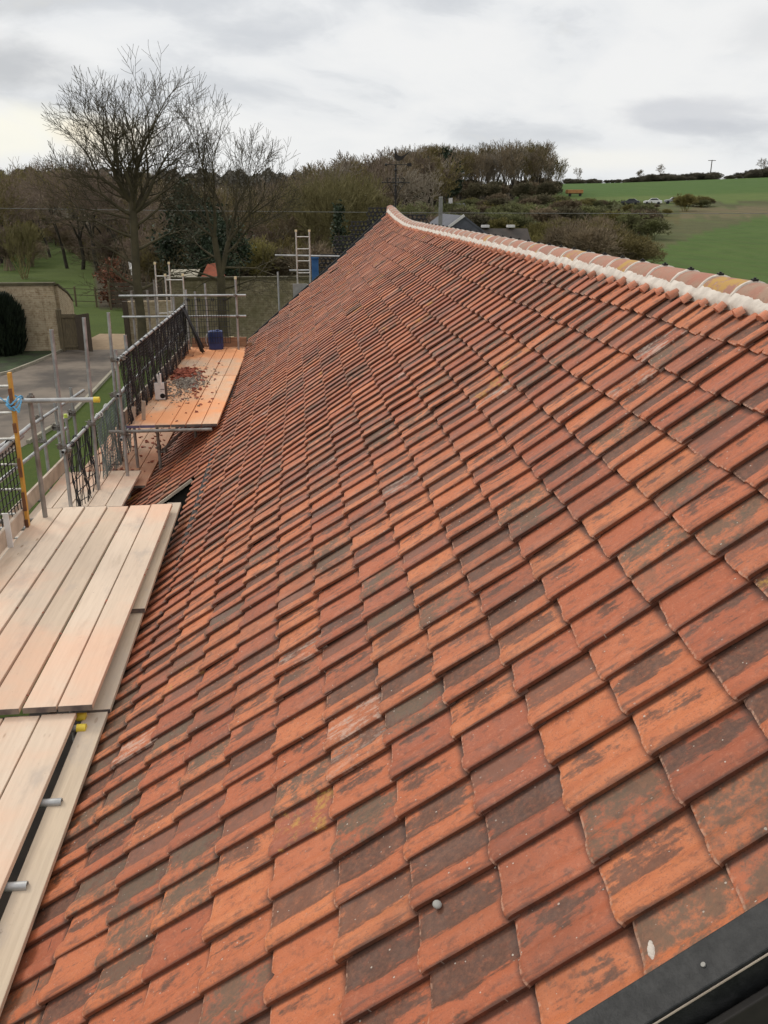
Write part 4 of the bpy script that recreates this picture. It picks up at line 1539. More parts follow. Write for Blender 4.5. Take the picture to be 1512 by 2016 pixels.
for a, b, r_, q in (((0, 0, 0), (.05, 0, 1.6), .30, .25), ((.05, 0, 1.6), (0, 0, 3.4), .25, .24), ((0, 0, 3.4), (.10, 0, 5.6), .24, .22), ((.10, 0, 5.6), (.16, 0, 7.2), .22, .20)):
    S.append((Vector(a), Vector(b), r_, q, 0))
for d, L, r_ in (((-.75, .1, .62), 1.7, .11), ((-.42, -.3, .85), 1.8, .12), ((-.15, .3, 1), 1.9, .13), ((.10, -.2, 1), 1.9, .14), ((.42, .25, .9), 1.8, .12), ((.70, -.1, .7), 1.75, .12), ((.9, .2, .42), 1.5, .09), ((-.9, -.1, .3), 1.6, .09), ((-.65, .4, .8), 1.8, .10), ((.3, -.5, .95), 1.9, .11), ((-.3, .6, .9), 1.8, .10)):
    limb(S, rn, (.16, 0, 7.0 + rn.uniform(-.7, .2)), Vector(d).normalized(), L, r_, 6, .50, .74, .0075, .40, .85)
for z_, d, L, r_ in ((3.2, (-.8, -.2, .5), 1.5, .08), (3.0, (.8, .1, .35), 1.5, .08), (4.2, (-.8, .2, .4), 1.6, .07), (4.8, (.9, -.1, .3), 1.6, .07), (5.4, (-.8, -.3, .3), 1.7, .07), (5.8, (.75, .3, .5), 1.5, .08), (2.6, (-.6, -.5, .3), 1.3, .05), (6.2, (-.9, .1, .2), 1.6, .06)):
    limb(S, rn, (.05, 0, z_), Vector(d).normalized(), L, r_, 5, .62, .74, .0072, .12, .6)
plant_mesh(t1, [(a * T1S, b * T1S, c * (.82 if l == 0 else .95), d * (.82 if l == 0 else .95), l) for a, b, c, d, l in S], 'limb', 'limb', cut=2)
t2 = thing('bare_tree', 'second bare tree, shorter and right of the tallest, behind the far platform', 'tree', (-3.55, 41.2, 0))
S = []
rn = random.Random(9)
for a, b, r_, q in (((0, 0, 0), (-.02, 0, 1.8), .27, .23), ((-.02, 0, 1.8), (.05, 0, 3.6), .23, .22), ((.05, 0, 3.6), (-.15, 0, 5.4), .18, .15), ((.05, 0, 3.6), (.5, .1, 5.2), .15, .12)):
    S.append((Vector(a), Vector(b), r_, q, 0))
for p, d, L, r_ in (((-.15, 0, 5.4), (-.35, .1, 1), 1.5, .09), ((-.15, 0, 5.4), (.05, -.2, 1), 1.7, .10), ((-.15, 0, 5.4), (-.75, .2, .6), 1.3, .07), ((.5, .1, 5.2), (.45, .1, 1), 1.6, .09), ((.5, .1, 5.2), (.8, -.1, .7), 1.5, .09), ((.5, .1, 5.2), (.15, .3, 1), 1.7, .08), ((.3, 0, 4.6), (1, 0, .55), 1.6, .07)):
    limb(S, rn, p, Vector(d).normalized(), L * 1.08, r_, 6, .48, .75, .0075, .40, .85)
for z_, d, L, r_ in ((3.0, (.9, -.2, .2), 1.7, .06), (3.4, (-.8, -.1, .35), 1.5, .06), (4.4, (-.8, .3, .3), 1.4, .06), (4.0, (1, .2, .1), 1.8, .06), (2.4, (.7, -.4, .3), 1.4, .05)):
    limb(S, rn, (.02, 0, z_), Vector(d).normalized(), L, r_, 5, .62, .74, .0072, .05, .6)
plant_mesh(t2, [(a * .945, b * .945, c * .9, d * .9, l) for a, b, c, d, l in S], 'limb', 'limb', cut=2)


def mk_wood(mat, h, depth=6, twig=.022, **kw):
    def f(root, rnd):
        S = grow(rnd, h, depth=depth, twig=twig, **kw)
        plant_mesh(root, S, 'dark' if mat != 'grey' else 'grey', mat, cut=2)
    return f


def mk_bush(mat, h, twig=.02, stems=7, depth=4, **kw):
    def f(root, rnd):
        kw2 = dict(trunk=.34, r0=.05, spread=.55, up=.15, ratio=.72, kids=(3, 4), side=.7)
        kw2.update(kw)
        S = grow(rnd, h, stems=stems, depth=depth, twig=twig, **kw2)
        plant_mesh(root, S, mat, mat, cut=1, tname='stem', cname='twigs')
    return f


def mk_leafy(mat, h, wd, n, leaf, spire=False, trunkmat='dark'):
    """leaf-sized faces in clumps spread through the crown"""
    def f(root, rnd):
        g = np.random.default_rng(rnd.randrange(9999))
        nc = 46
        cz = g.uniform(.12, 1, nc)
        rad = (wd * (1 - cz) * .95 + .12) if spire else wd * np.sqrt(np.clip(1 - ((cz - .5) / .52) ** 2, .05, 1))
        an = g.uniform(0, 6.283, nc)
        rr = rad * np.sqrt(g.uniform(.25, 1, nc))
        C = np.stack([rr * np.cos(an), rr * np.sin(an), cz * h], -1)
        i = g.integers(0, nc, n)
        P = C[i] + g.normal(0, 1, (n, 3)) * np.array([wd * .17, wd * .17, h * .055])
        P[:, 2] = np.clip(P[:, 2], .1, None)
        u = g.normal(0, 1, (n, 3))
        u /= np.linalg.norm(u, axis=1, keepdims=True)
        v = np.cross(u, g.normal(0, 1, (n, 3)))
        v /= np.linalg.norm(v, axis=1, keepdims=True)
        s = leaf * g.uniform(.6, 1.3, (n, 1))
        V = np.stack([P - u * s, P + v * s * .5, P + u * s, P - v * s * .5], 1).reshape(-1, 3)
        F = np.arange(4 * n).reshape(-1, 4)
        np_mesh('foliage', V, F, BARK[mat], root)
        MB().tube((0, 0, 0), (0, 0, h * .8), .12 * h / 6, 8, r2=.03).build('trunk', BARK[trunkmat]).parent = root
    return f


COLS = ['brown', 'mauve', 'grey', 'green', 'olive']


def front(az):
    return lerp_tab(az, [(-17.9, 96), (-16.1, 98), (-15.6, 150), (-14.6, 150), (-13.2, 112), (-11.5, 88), (-9, 70), (1, 64)])


# thicket left of the roof: bushes in front, bare trees behind
nb = 0
for k in range(140):
    az = random.uniform(-18.2, 1.6)
    d = float(front(az)) + random.uniform(0, 1) ** 1.3 * 34
    c = random.choice(['brown', 'mauve', 'green', 'brown', 'olive', 'mauve'])
    s = random.uniform(.8, 1.25)
    place('thicket_' + c, mk_bush(c, 4.0, twig=.017, depth=4), 2, 'bush', 'bare_bush', pol(az, d), random.uniform(0, 6.28), (s, s * random.uniform(.8, 1.1)),
          {'brown': 'bare brown bush in the thicket beyond the garden wall', 'mauve': 'bare mauve brown bush in the thicket beyond the garden wall', 'green': 'mossy green brown bush in the thicket beyond the garden wall', 'olive': 'bare olive bush in the thicket beyond the garden wall'}[c], 'bushes of the thicket beyond the garden wall')
for k in range(125):
    az = random.uniform(-17.8, 2.6)
    d = float(front(az)) + 8 + random.uniform(0, 62)
    c = random.choice(['brown', 'mauve', 'brown', 'olive', 'green'])
    hh = random.uniform(.80, 1.12) * (1.0 + (d - 80) / 240)
    if -7.5 < az < -1 and d > 80:
        hh *= .86
    place('wood_' + c, mk_wood(c, 8.6, depth=6, twig=.017, trunk=.20, r0=.17, spread=.52, up=.3, ratio=.78, kids=(2, 3), side=.55), 2, 'tree', 'bare_tree', pol(az, d), random.uniform(0, 6.28), (hh, hh),
          {'brown': 'bare brown tree in the wood behind the thicket at left', 'mauve': 'bare mauve brown tree in the wood behind the thicket at left', 'green': 'bare mossy tree in the wood behind the thicket at left', 'olive': 'bare olive tree in the wood behind the thicket at left'}[c], 'bare trees of the wood at left')
for az, d, hh in ((-14.1, 98, 1.22), (-13.2, 96, 1.34), (-12.3, 92, 1.36), (-11.5, 94, 1.25), (-10.7, 88, 1.22), (-15.0, 118, 1.2), (-9.8, 90, 1.1)):
    place('wood_mauve', mk_wood('mauve', 8.6), 2, 'tree', 'bare_tree', pol(az, d), random.uniform(0, 6), (hh * .9, hh), 'tall dense bare tree rising above the left wood, left of the tallest tree', 'taller trees of the left wood')
place('holly', mk_leafy('ever', 7.6, 2.3, 5200, .16), 1, 'tree', 'evergreen_tree', pol(-6.3, 64), 0, (1, 1), 'dark evergreen tree among the bare trees, between the two tallest ones', 'dark evergreens in the left wood')
place('holly', mk_leafy('ever', 7.6, 2.3, 5200, .16), 1, 'tree', 'evergreen_tree', pol(-5.0, 60), 2, (.85, .72), 'lower dark evergreen tree right of the taller evergreen in the left wood', 'dark evergreens in the left wood')
place('willow', mk_bush('willow', 5.2, twig=.014, stems=9, depth=4, trunk=.45, up=.7, spread=.32, side=.35), 1, 'tree', 'young_willow', pol(-16.6, 86), 0, (1, 1), 'small greenish bare willow at the left edge beyond the brick wall', 'single trees')
place('pollard', mk_wood('brown', 8.5, trunk=.33, r0=.3, spread=.7, twig=.02, depth=6), 1, 'tree', 'bare_tree', pol(-16.4, 128), 1, (1, 1), 'thick stemmed bare tree at the left edge behind the small willow', 'single trees')
# olive willows behind the far gable
for az, d, s in ((1.8, 72, 1.0), (3.2, 76, 1.08), (4.6, 84, .98), (.6, 80, .95), (2.5, 92, 1.05)):
    place('gable_willow', mk_bush('willow', 9.0, twig=.018, stems=8, depth=5, trunk=.3, up=.5, spread=.36, kids=(2, 4)), 2, 'tree', 'willow', pol(az, d), random.uniform(0, 6), (s * .8, s), 'olive green bare willow behind the far gable, left of the weathervane', 'olive willows behind the far gable')
t = thing('ivy_clad_tree', 'narrow dark ivy clad tree trunk in front of the olive willows', 'tree', pol(2.75, 66))
mk_leafy('ever', 6.2, .62, 1500, .15)(t, random.Random(3))
t = thing('catkin_bush', 'pale yellow green bush in flower just left of the weathervane foot', 'bush', pol(5.5, 84))
mk_bush('gold', 5.8, twig=.022, stems=9, depth=5, trunk=.3)(t, random.Random(4))
for k in range(14):
    az, d = random.uniform(4.8, 9.8), random.uniform(86, 130)
    c = random.choice(['brown', 'scrub', 'mauve'])
    s = random.uniform(.9, 1.3)
    place('mid_' + c, mk_bush(c, 4.4, twig=.026, depth=4), 2, 'bush', 'bare_bush', pol(az, d), random.uniform(0, 6.28), (s, s),
          {'brown': 'bare brown bush beyond the ridge near the weathervane', 'scrub': 'green brown bush beyond the ridge near the weathervane', 'mauve': 'mauve brown bush beyond the ridge near the weathervane'}[c], 'bushes beyond the ridge')
# wood on the rise left of and behind the weathervane
for k in range(80):
    az, d = random.uniform(-.5, 9.5), random.uniform(140, 235)
    c = random.choice(['brown', 'mauve', 'grey', 'brown', 'olive'])
    hh = random.uniform(1.0, 1.3) * (1 if az > 1.2 else .75)
    place('rise_' + c, mk_wood(c, 10.5, depth=6, twig=.036, trunk=.2, r0=.2, spread=.48, up=.35, ratio=.78, side=.5), 2, 'tree', 'bare_tree', pol(az, d), random.uniform(0, 6.28), (hh, hh),
          {'brown': 'bare brown tree in the wood behind the weathervane', 'mauve': 'bare mauve brown tree in the wood behind the weathervane', 'grey': 'bare grey tree in the wood behind the weathervane', 'olive': 'bare olive tree in the wood behind the weathervane'}[c], 'bare trees of the wood behind the weathervane')
# hilltop wood right of the weathervane: tall thin stems, rounded mass at its right end
for k in range(150):
    az, d = random.uniform(6.0, 16.3), random.uniform(255, 310)
    c = random.choice(['brown', 'grey', 'brown', 'olive'])
    hh = random.uniform(.86, 1.10) * (1 - .35 * max(0, (az - 15.2)) / 1.1) * lerp_tab(az, [(6, .98), (9, 1.0), (11, .95), (13, 1.06), (16, 1.04)])
    place('hill_' + c, mk_wood(c, 14.0, depth=6, twig=.036, trunk=.30, r0=.20, spread=.36, up=.6, ratio=.76, side=.5), 3, 'tree', 'bare_tree', pol(az, d), random.uniform(0, 6.28), (hh, hh),
          {'brown': 'bare brown tree in the hilltop wood right of the weathervane', 'grey': 'bare grey tree in the hilltop wood right of the weathervane', 'olive': 'bare olive tree in the hilltop wood right of the weathervane'}[c], 'bare trees of the hilltop wood')
for k in range(60):
    az, d = random.uniform(6.5, 16.4), random.uniform(240, 300)
    c = random.choice(['brown', 'hedge', 'hedge'])
    s = random.uniform(.8, 1.3)
    place('under_' + c, mk_bush(c, 4.2, twig=.05, depth=4), 2, 'bush', 'bare_bush', pol(az, d), random.uniform(0, 6.28), (s, s),
          {'brown': 'bare brown bush under the hilltop wood', 'hedge': 'dark bush under the hilltop wood'}[c], 'bushes under the hilltop wood')
t = thing('conifer', 'dark green conifer in the middle of the hilltop wood', 'tree', pol(9.75, 232))
mk_leafy('ever', 12.5, 2.9, 4200, .42)(t, random.Random(5))
t = thing('conifer', 'smaller dark conifer left of the larger one in the hilltop wood', 'tree', pol(8.5, 236))
mk_leafy('ever', 10.5, 2.2, 3000, .40)(t, random.Random(6))
t = thing('conifer', 'tiny dark spire of a conifer on the skyline left of the weathervane', 'tree', pol(5.55, 238))
mk_leafy('ever', 10.8, 1.5, 2600, .26, spire=True)(t, random.Random(8))
# scrub on the slope between the ridge and the fields
for k in range(120):
    az = random.uniform(9.3, 22.5)
    d = random.uniform(104, 212)
    if az > 18.2 and 108 < d < 128:
        continue
    c = random.choice(['scrub', 'scrub', 'brown', 'green', 'hedge'])
    s = random.uniform(.55, 1.15) * (1 if d > 130 else .8)
    if az > 18 and d > 165:
        s *= .38
    place('scrub_' + c, mk_bush(c, 3.6, twig=.034, depth=4, stems=8), 2, 'bush', 'scrub_bush', pol(az, d), random.uniform(0, 6.28), (s * 1.3, s),
          {'scrub': 'green brown bush in the scrub below the hilltop wood', 'brown': 'bare brown bush in the scrub below the hilltop wood', 'green': 'mossy bush in the scrub below the hilltop wood', 'hedge': 'dark bush in the scrub below the hilltop wood'}[c], 'bushes in the scrub on the slope')
for k in range(24):
    az, d = random.uniform(15.6, 21.8), random.uniform(82, 106)
    c = random.choice(['olive', 'green', 'brown'])
    s = random.uniform(.8, 1.15)
    place('field_' + c, mk_bush(c, 4.4, twig=.018, depth=4, stems=8, trunk=.32), 2, 'bush', 'bare_bush', pol(az, d), random.uniform(0, 6.28), (s * 1.15, s * (1 if az < 20 else .8)),
          {'olive': 'olive bare bush at the corner of the lower field behind the ridge', 'green': 'mossy bare bush at the corner of the lower field behind the ridge', 'brown': 'brown bare bush at the corner of the lower field behind the ridge'}[c], 'bushes by the lower field')
for az, d, s, lab in ((22.2, 186, .42, 'rounded dark bush in front of the white car'), (24.1, 196, .95, 'rounded brown bush right of the parked cars'), (20.9, 186, .6, 'brown bush left of the white car'), (23.0, 182, .4, 'low green bush in front of the dark car with a pale roof'), (21.6, 181, .45, 'low dark bush below the white car')):
    place('car_bush', mk_bush('green', 3.8, twig=.035, depth=4, stems=9), 2, 'bush', 'bare_bush', pol(az, d), random.uniform(0, 6.28), (s * 1.25, s), lab, 'bushes by the parked cars')
for k in range(34):
    az, d = random.uniform(17.5, 25.6), random.uniform(207, 216)
    if 20.2 < az < 23.9:
        continue
    c = random.choice(['scrub', 'brown', 'green'])
    s = random.uniform(.35, .7)
    place('scrub_' + c, mk_bush(c, 3.6), 2, 'bush', 'scrub_bush', pol(az, d), random.uniform(0, 6.28), (s * 1.5, s), 'scrub bush along the foot of the upper field', 'bushes along the foot of the upper field')
# skyline hedge along the top of the upper field
for k in range(150):
    az = random.uniform(16.8, 29.8)
    d = random.uniform(428, 448)
    s = random.uniform(.45, 1.35) * lerp_tab(az, [(16.8, .7), (20.5, .5), (22, 1), (27, .9), (29, 1.5)])
    if 18.6 < az < 20.3 and random.random() < .6 or 25.6 < az < 26.2:
        continue
    px_, py_, pz_ = pol(az, d)
    place('sky_hedge', mk_bush('skyline', 4.4, twig=.04, depth=4, stems=9), 3, 'bush', 'hedge_bush', (px_, py_, pz_ - 1.5 * s), random.uniform(0, 6.28), (s * 1.4, s), 'dark hedge bush on the skyline above the upper field', 'skyline hedge')
for az, d, s, lab in ((22.35, 450, .72, 'rounded bare tree standing up from the skyline hedge'), (28.9, 440, 1.35, 'tall bare tree on the skyline at the right edge'), (28.0, 452, .8, 'lower bare tree next to the tall one at the right edge'), (17.6, 455, .7, 'spreading bare tree at the left end of the skyline hedge'), (21.3, 455, .55, 'small bare tree left of the rounded one on the skyline')):
    place('sky_tree', mk_wood('brown', 11.0, depth=6, twig=.06, trunk=.2, r0=.25, spread=.55, side=.5), 2, 'tree', 'bare_tree', pol(az, d), random.uniform(0, 6.28), (s, s), lab, 'trees on the right skyline')
# far wood closing the view at left
Vs, Fs = [], []
g = np.random.default_rng(3)
n = 26000
az_ = g.uniform(-19, 6, n)
d_ = g.uniform(560, 720, n)
x_, y_ = d_ * np.sin(np.radians(az_)), d_ * np.cos(np.radians(az_))
hmax = 7 + 2.2 * np.sin(az_ * 3.1) + 1.4 * np.sin(az_ * 7.7 + 1)
z_ = ground_z(x_, y_) + hmax * g.uniform(0, 1, n) ** .7
P = np.stack([x_, y_, z_], -1)
u = g.normal(0, 1, (n, 3)) * 1.0
v = g.normal(0, 1, (n, 3)) * .45
V = np.stack([P - u, P + v, P + u, P - v], 1).reshape(-1, 3)
o = np_mesh('far_woodland', V, np.arange(4 * n).reshape(-1, 4), mk('far_twigs', (.15, .135, .11), (.10, .095, .08), .05, .95))
o['kind'] = 'stuff'
tag(o, 'dark far woodland closing the skyline behind the left wood', 'wood')
# leaf litter, brambles and twigs low in the left wood, and rank grass on the scrub slope
for nm, mat, lab, n, fa, fd, hh, sz in (('undergrowth', 'brown', 'brambles and dead twigs on the floor of the left wood', 26000, (-14.4, 2.5), (0, 60), 1.7, .15), ('rank_grass', 'scrub', 'rank grass and brambles on the slope below the hilltop wood', 22000, (8.5, 22.3), None, .9, .22)):
    az_ = g.uniform(*fa, n)
    d_ = front(az_) + g.uniform(*fd, n) if fd else g.uniform(102, 235, n)
    x_, y_ = d_ * np.sin(np.radians(az_)), d_ * np.cos(np.radians(az_))
    z_ = ground_z(x_, y_) + hh * g.uniform(0, 1, n) ** 1.8 * (.5 + .5 * np.sin(x_ * .31) * np.sin(y_ * .23))
    P = np.stack([x_, y_, z_], -1)
    u = g.normal(0, 1, (n, 3)) * sz * np.array([.6, .6, 1.4])
    v = g.normal(0, 1, (n, 3)) * sz * .35
    V = np.stack([P - u, P + v, P + u, P - v], 1).reshape(-1, 3)
    o = np_mesh(nm, V, np.arange(4 * n).reshape(-1, 4), BARK[mat])
    o['kind'] = 'stuff'
    tag(o, lab, 'undergrowth')

# ------------------------------------------------------------------ garden wall, gates, sheds and houses
def brick_mat(name, c1, c2, mortar, moss):
    m, nt, b = new_mat(name)
    pos = nt.new('ShaderNodeNewGeometry').outputs['Position']
    sx = nt.new('ShaderNodeSeparateXYZ')
    nt.link(pos, sx.inputs[0])
    cb = nt.new('ShaderNodeCombineXYZ')
    nt.link(nt.math('ADD', sx.outputs[0], sx.outputs[1]), cb.inputs[0])
    nt.link(sx.outputs[2], cb.inputs[1])
    br = nt.new('ShaderNodeTexBrick')
    nt.link(cb.outputs[0], br.inputs['Vector'])
    br.inputs['Color1'].default_value = (*c1, 1)
    br.inputs['Color2'].default_value = (*c2, 1)
    br.inputs['Mortar'].default_value = (*mortar, 1)
    br.inputs['Scale'].default_value = 1
    br.inputs['Brick Width'].default_value = .24
    br.inputs['Row Height'].default_value = .085
    br.inputs['Mortar Size'].default_value = .010
    n1 = nt.noise(pos, .9, 5, .65)
    n2 = nt.noise(pos, 5, 5, .65)
    c = nt.mix(nt.smooth(n2, .48, .66, 0, .7), br.outputs[0], nt.mix(1.0, br.outputs[0], (.55, .48, .40), 'MULTIPLY'))
    c = nt.mix(nt.smooth(n2, .44, .30, 0, .6), c, (.46, .38, .27))
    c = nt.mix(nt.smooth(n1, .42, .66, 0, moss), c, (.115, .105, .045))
    nt.link(c, b.inputs['Base Color'])
    b.inputs['Roughness'].default_value = .95
    bn = nt.new('ShaderNodeBump')
    bn.inputs['Strength'].default_value = .6
    bn.inputs['Distance'].default_value = .02
    nt.link(n2, bn.inputs['Height'])
    nt.link(bn.outputs[0], b.inputs['Normal'])
    return m


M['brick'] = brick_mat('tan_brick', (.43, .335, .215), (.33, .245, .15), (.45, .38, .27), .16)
M['brick_d'] = brick_mat('shaded_mossy_brick', (.24, .20, .115), (.17, .14, .085), (.28, .235, .15), .6)  # mossy brick, with the shade on this wall darkened into its colour
M['coping'] = mk('mossy_coping', (.10, .085, .045), (.06, .05, .03), 3, .95, coords='World', bump=.4)
M['oak'] = mk('weathered_oak', (.135, .105, .060), (.085, .065, .040), 3, .85, stretch=(8, 8, 1))
M['oak_d'] = mk('dark_oak', (.055, .042, .030), (.08, .06, .04), 3, .85, stretch=(8, 8, 1))
M['slate'] = mk('grey_slate', (.085, .088, .105), (.06, .063, .075), 2, .7)
M['slate_b'] = mk('brown_roof', (.065, .052, .044), (.048, .040, .034), 2, .8)
M['render'] = mk('white_render', (.62, .60, .58), (.52, .50, .48), 2, .85)
M['redtile'] = mk('red_roof_tiles', (.30, .085, .045), (.22, .07, .04), 6, .85)
M['steel'] = mk('grey_concrete_pole', (.22, .215, .20), (.17, .165, .15), 2, .8)
M['glass'] = mk('dark_glass', (.02, .024, .028), (.03, .035, .04), 2, .15, spec=.6)
M['tyre'] = mk('tyre_rubber', (.015, .015, .015), (.03, .03, .03), 9, .8)

gw = thing('garden_wall', 'tall tan brick garden wall with a dark coping behind the clipped yew', 'wall', (-20, 42, 0))
MB().box((-28.3, 42.05, 1.50), (34, .34, 3.0)).build('brickwork', M['brick'], gw)
MB().box((-28.28, 42.05, 3.06), (34.1, .46, .12)).build('coping', M['coping'], gw)
MB().prism([(-11.30, 41.9 + .33, 0), (-11.30, 42.23, 2.94), (-11.6, 45.0, 2.3), (-11.75, 46.5, 1.75), (-11.75, 46.5, 0)], (.3, 0, 0)).build('return_wall', M['brick'], gw)
MB().prism([(-11.29, 42.2, 2.95), (-11.29, 42.2, 3.05), (-11.6, 45.0, 2.42), (-11.76, 46.5, 1.87), (-11.76, 46.5, 1.77), (-11.6, 45, 2.32)], (.38, 0, 0)).build('return_coping', M['coping'], gw)
MB().box((-11.5, 41.84, 1.28), (.52, .12, 2.56)).build('buttress', M['brick'], gw)

gw2 = thing('garden_wall', 'mossy shaded brick garden wall running behind the far platform and bare trees', 'wall', (0, 42, 0))
MB().box((-7.0, 42.35, 1.10), (2.1, .34, 2.2)).build('lower_brickwork', M['brick'], gw2)
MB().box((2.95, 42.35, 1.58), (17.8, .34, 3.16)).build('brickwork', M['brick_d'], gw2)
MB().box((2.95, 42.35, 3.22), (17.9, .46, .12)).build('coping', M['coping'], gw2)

gt = thing('garden_gate', 'dark boarded oak garden gate of two leaves standing open beside the tan brick wall', 'gate', (-10.5, 41.7, 0))
MB().box((-11.12, 41.72, .95), (.20, .20, 1.9)).add([(-11.23, 41.61, 1.9), (-11.01, 41.61, 1.9), (-11.01, 41.83, 1.9), (-11.23, 41.83, 1.9), (-11.12, 41.72, 2.0)], [(0, 1, 4), (1, 2, 4), (2, 3, 4), (3, 0, 4)]).build('gate_post', M['oak'], gt)
mb = MB()
for k in range(5):
    mb.box((-10.96 + .14 * k, 41.68, .88), (.132, .04, 1.66))
lf = mb.build('leaf', M['oak'], gt)
MB().box((-10.68, 41.63, 1.60), (.66, .05, .09)).build('rail', M['oak'], lf)
MB().box((-10.68, 41.63, .22), (.66, .05, .09)).build('rail', M['oak'], lf)
mb = MB()
for k in range(5):
    x = -10.28 + .15 * k
    mb.prism([(x - .07, 41.5 - .10 * k, .06), (x + .07, 41.44 - .10 * k, .06), (x + .07, 41.44 - .10 * k, 1.70 + .03 * k), (x - .07, 41.5 - .10 * k, 1.68 + .03 * k)], (.01, .04, 0))
mb.build('leaf', M['oak_d'], gt)
o = MB().box((-8.10, 41.9, 1.12), (.22, .22, 2.24)).build('gate_post', M['oak_d'], None, origin=(-8.1, 41.9, 0))
tag(o, 'tall dark timber gate post at the end of the mossy brick wall', 'gate post')

yw = thing('yew_shrub', 'clipped dark yew shrub in front of the tan brick wall at the left edge', 'shrub', (-13.55, 41.0, 0))
g = np.random.default_rng(21)
n = 9000
cz = g.uniform(0, 1, n)
rad = 1.0 * np.sqrt(np.clip(1 - ((cz - .42) / .6) ** 2, .02, 1))
an = g.uniform(0, 6.283, n)
rr = rad * g.uniform(.75, 1.0, n) * (1 + .10 * np.sin(an * 5 + cz * 9) + .06 * np.sin(an * 13))
P = np.stack([rr * np.cos(an), rr * np.sin(an), .12 + cz * 2.5], -1)
u = np.stack([np.cos(an) * .07, np.sin(an) * .07, np.full(n, .15)], -1) * g.uniform(.6, 2.2, (n, 1))
v = g.normal(0, .022, (n, 3))
V = np.stack([P - u, P + v, P + u, P - v], 1).reshape(-1, 3)
np_mesh('foliage', V, np.arange(4 * n).reshape(-1, 4), BARK['yew'], yw)
MB().tube((-13.55, 41, 0), (-13.55, 41, 1.9), .5, 10, r2=.35).build('trunk', BARK['yew'], yw)

fe = thing('wire_fence', 'low post and wire fence across the lawn beyond the garden gate', 'fence', (-14, 60, 0))
mb = MB()
for q in (.35, .75, 1.15):
    mb.tube((-19.2, 62, q), (-11.9, 59, q), .022, 5)
mb.build('wires', M['oak_d'], fe)
for k in range(6):
    x = -19.2 + 7.3 * k / 5
    MB().box((x, 62 - 3 * k / 5, .65), (.10, .10, 1.3)).build('post', M['oak'], fe)
pi = thing('slatted_fence', 'brown slatted timber fence at the far side of the lawn', 'fence', (-10, 58, 0))
mb = MB()
for k in range(6):
    mb.box((-9.5, 58, .25 + .27 * k), (5.2, .06, .2))
mb.build('slats', M['oak_d'], pi)
for k in range(4):
    MB().box((-12.1 + 1.73 * k, 57.93, .9), (.12, .12, 1.8)).build('post', M['oak'], pi)
t = thing('beech_hedge', 'russet leaved hedge clump above the slatted fence', 'hedge', (-12.3, 60.5, 0))
BARK['russet'] = mk('russet_leaves', (.19, .065, .038), (.13, .07, .035), 2, .9)
mk_leafy('russet', 2.9, 1.0, 1500, .12)(t, random.Random(12))
sh = thing('shed', 'small shed with an orange red tiled roof behind the mossy wall', 'shed', (-5.3, 50, 0))
MB().box((-4.68, 50, 1.2), (1.2, 2, 2.4)).build('wall', M['oak_d'], sh)
MB().add([(-5.45, 48.7, 2.35), (-3.95, 48.7, 2.35), (-4.0, 51.3, 2.4), (-5.4, 51.3, 2.4), (-4.95, 49.9, 3.36), (-4.4, 50.1, 3.42)], [(0, 1, 5, 4), (1, 2, 5), (2, 3, 4, 5), (3, 0, 4), (0, 3, 2, 1)]).build('roof', M['redtile'], sh)
sh = thing('lean_to', 'low lean to with a pale corrugated roof left of the red roofed shed', 'shed', (-8.0, 50, 0))
MB().box((-6.3, 50, 1.3), (1.5, 2, 2.6)).build('wall', M['oak_d'], sh)
mb = MB()
mb.add([(-7.1, 48.8, 2.68), (-5.5, 48.8, 2.68), (-5.5, 51.2, 3.0), (-7.1, 51.2, 3.0)], [(0, 1, 2, 3)])
mb.build('roof', M['kerbstone'], sh)
mb = MB()
t = thing('garden_chair', 'white plastic garden chair upside down on top of the timber behind the tallest tree', 'chair', (-9.0, 50.3, 2.75))
MB().box((-9.0, 50.3, 3.13), (.5, .5, .05)).build('seat', M['white'], t)
MB().box((-9.0, 50.5, 2.95), (.5, .05, .40)).build('backrest', M['white'], t)
for sx in (-1, 1):
    for sy in (-1, 1):
        MB().tube((-9.0 + .21 * sx, 50.3 + .21 * sy, 3.13), (-9.0 + .23 * sx, 50.3 + .23 * sy, 3.52), .03, 6).build('leg', M['white'], t)
mb = MB()
fg = thing('field_gate', 'dark five barred field gate at the end of the lawn by the left wood', 'gate', pol(-15.4, 150))
x0, y0, z0 = pol(-15.4, 150)
mb = MB()
for k in range(5):
    mb.box((x0, y0, z0 + .25 + .24 * k), (4.2, .06, .07))
mb.beam((x0 - 2.1, y0, z0 + .25), (x0 + 2.1, y0, z0 + 1.2), .06, .07)
mb.build('bars', M['oak_d'], fg)
for s in (-2.2, 2.2):
    MB().box((x0 + s, y0, z0 + .7), (.18, .18, 1.4)).build('post', M['oak_d'], fg)

# slate roofed farm building behind the ridge
fb = thing('farm_building', 'slate roofed farm building just behind the ridge, with a long low brown wing', 'building', (12, 60, 0))
apx, apz, hw = 11.05, 5.75, 2.6
MB().prism([(apx - hw, 58.6, 0), (apx - hw, 58.6, apz - 1.85), (apx, 58.6, apz - .05), (apx + hw, 58.6, apz - 1.85), (apx + hw, 58.6, 0)], (0, .3, 0)).build('gable_wall', M['slate'], fb)
for s in (-1, 1):
    mb = MB()
    mb.prism([(apx, 58.3, apz), (apx + s * (hw + .3), 58.3, apz - 2.05), (apx + s * (hw + .3), 58.3, apz - 2.17), (apx, 58.3, apz - .12)], (0, .001, 0))
    mb = MB()
    pts = [(apx, apz), (apx + s * (hw + .3), apz - 2.05), (apx + s * (hw + .3), apz - 2.17), (apx, apz - .12)]
    mb.prism([(x, 63, z) for x, z in pts], (0, 9.2, 0))
    mb.build('roof', M['slate'], fb)
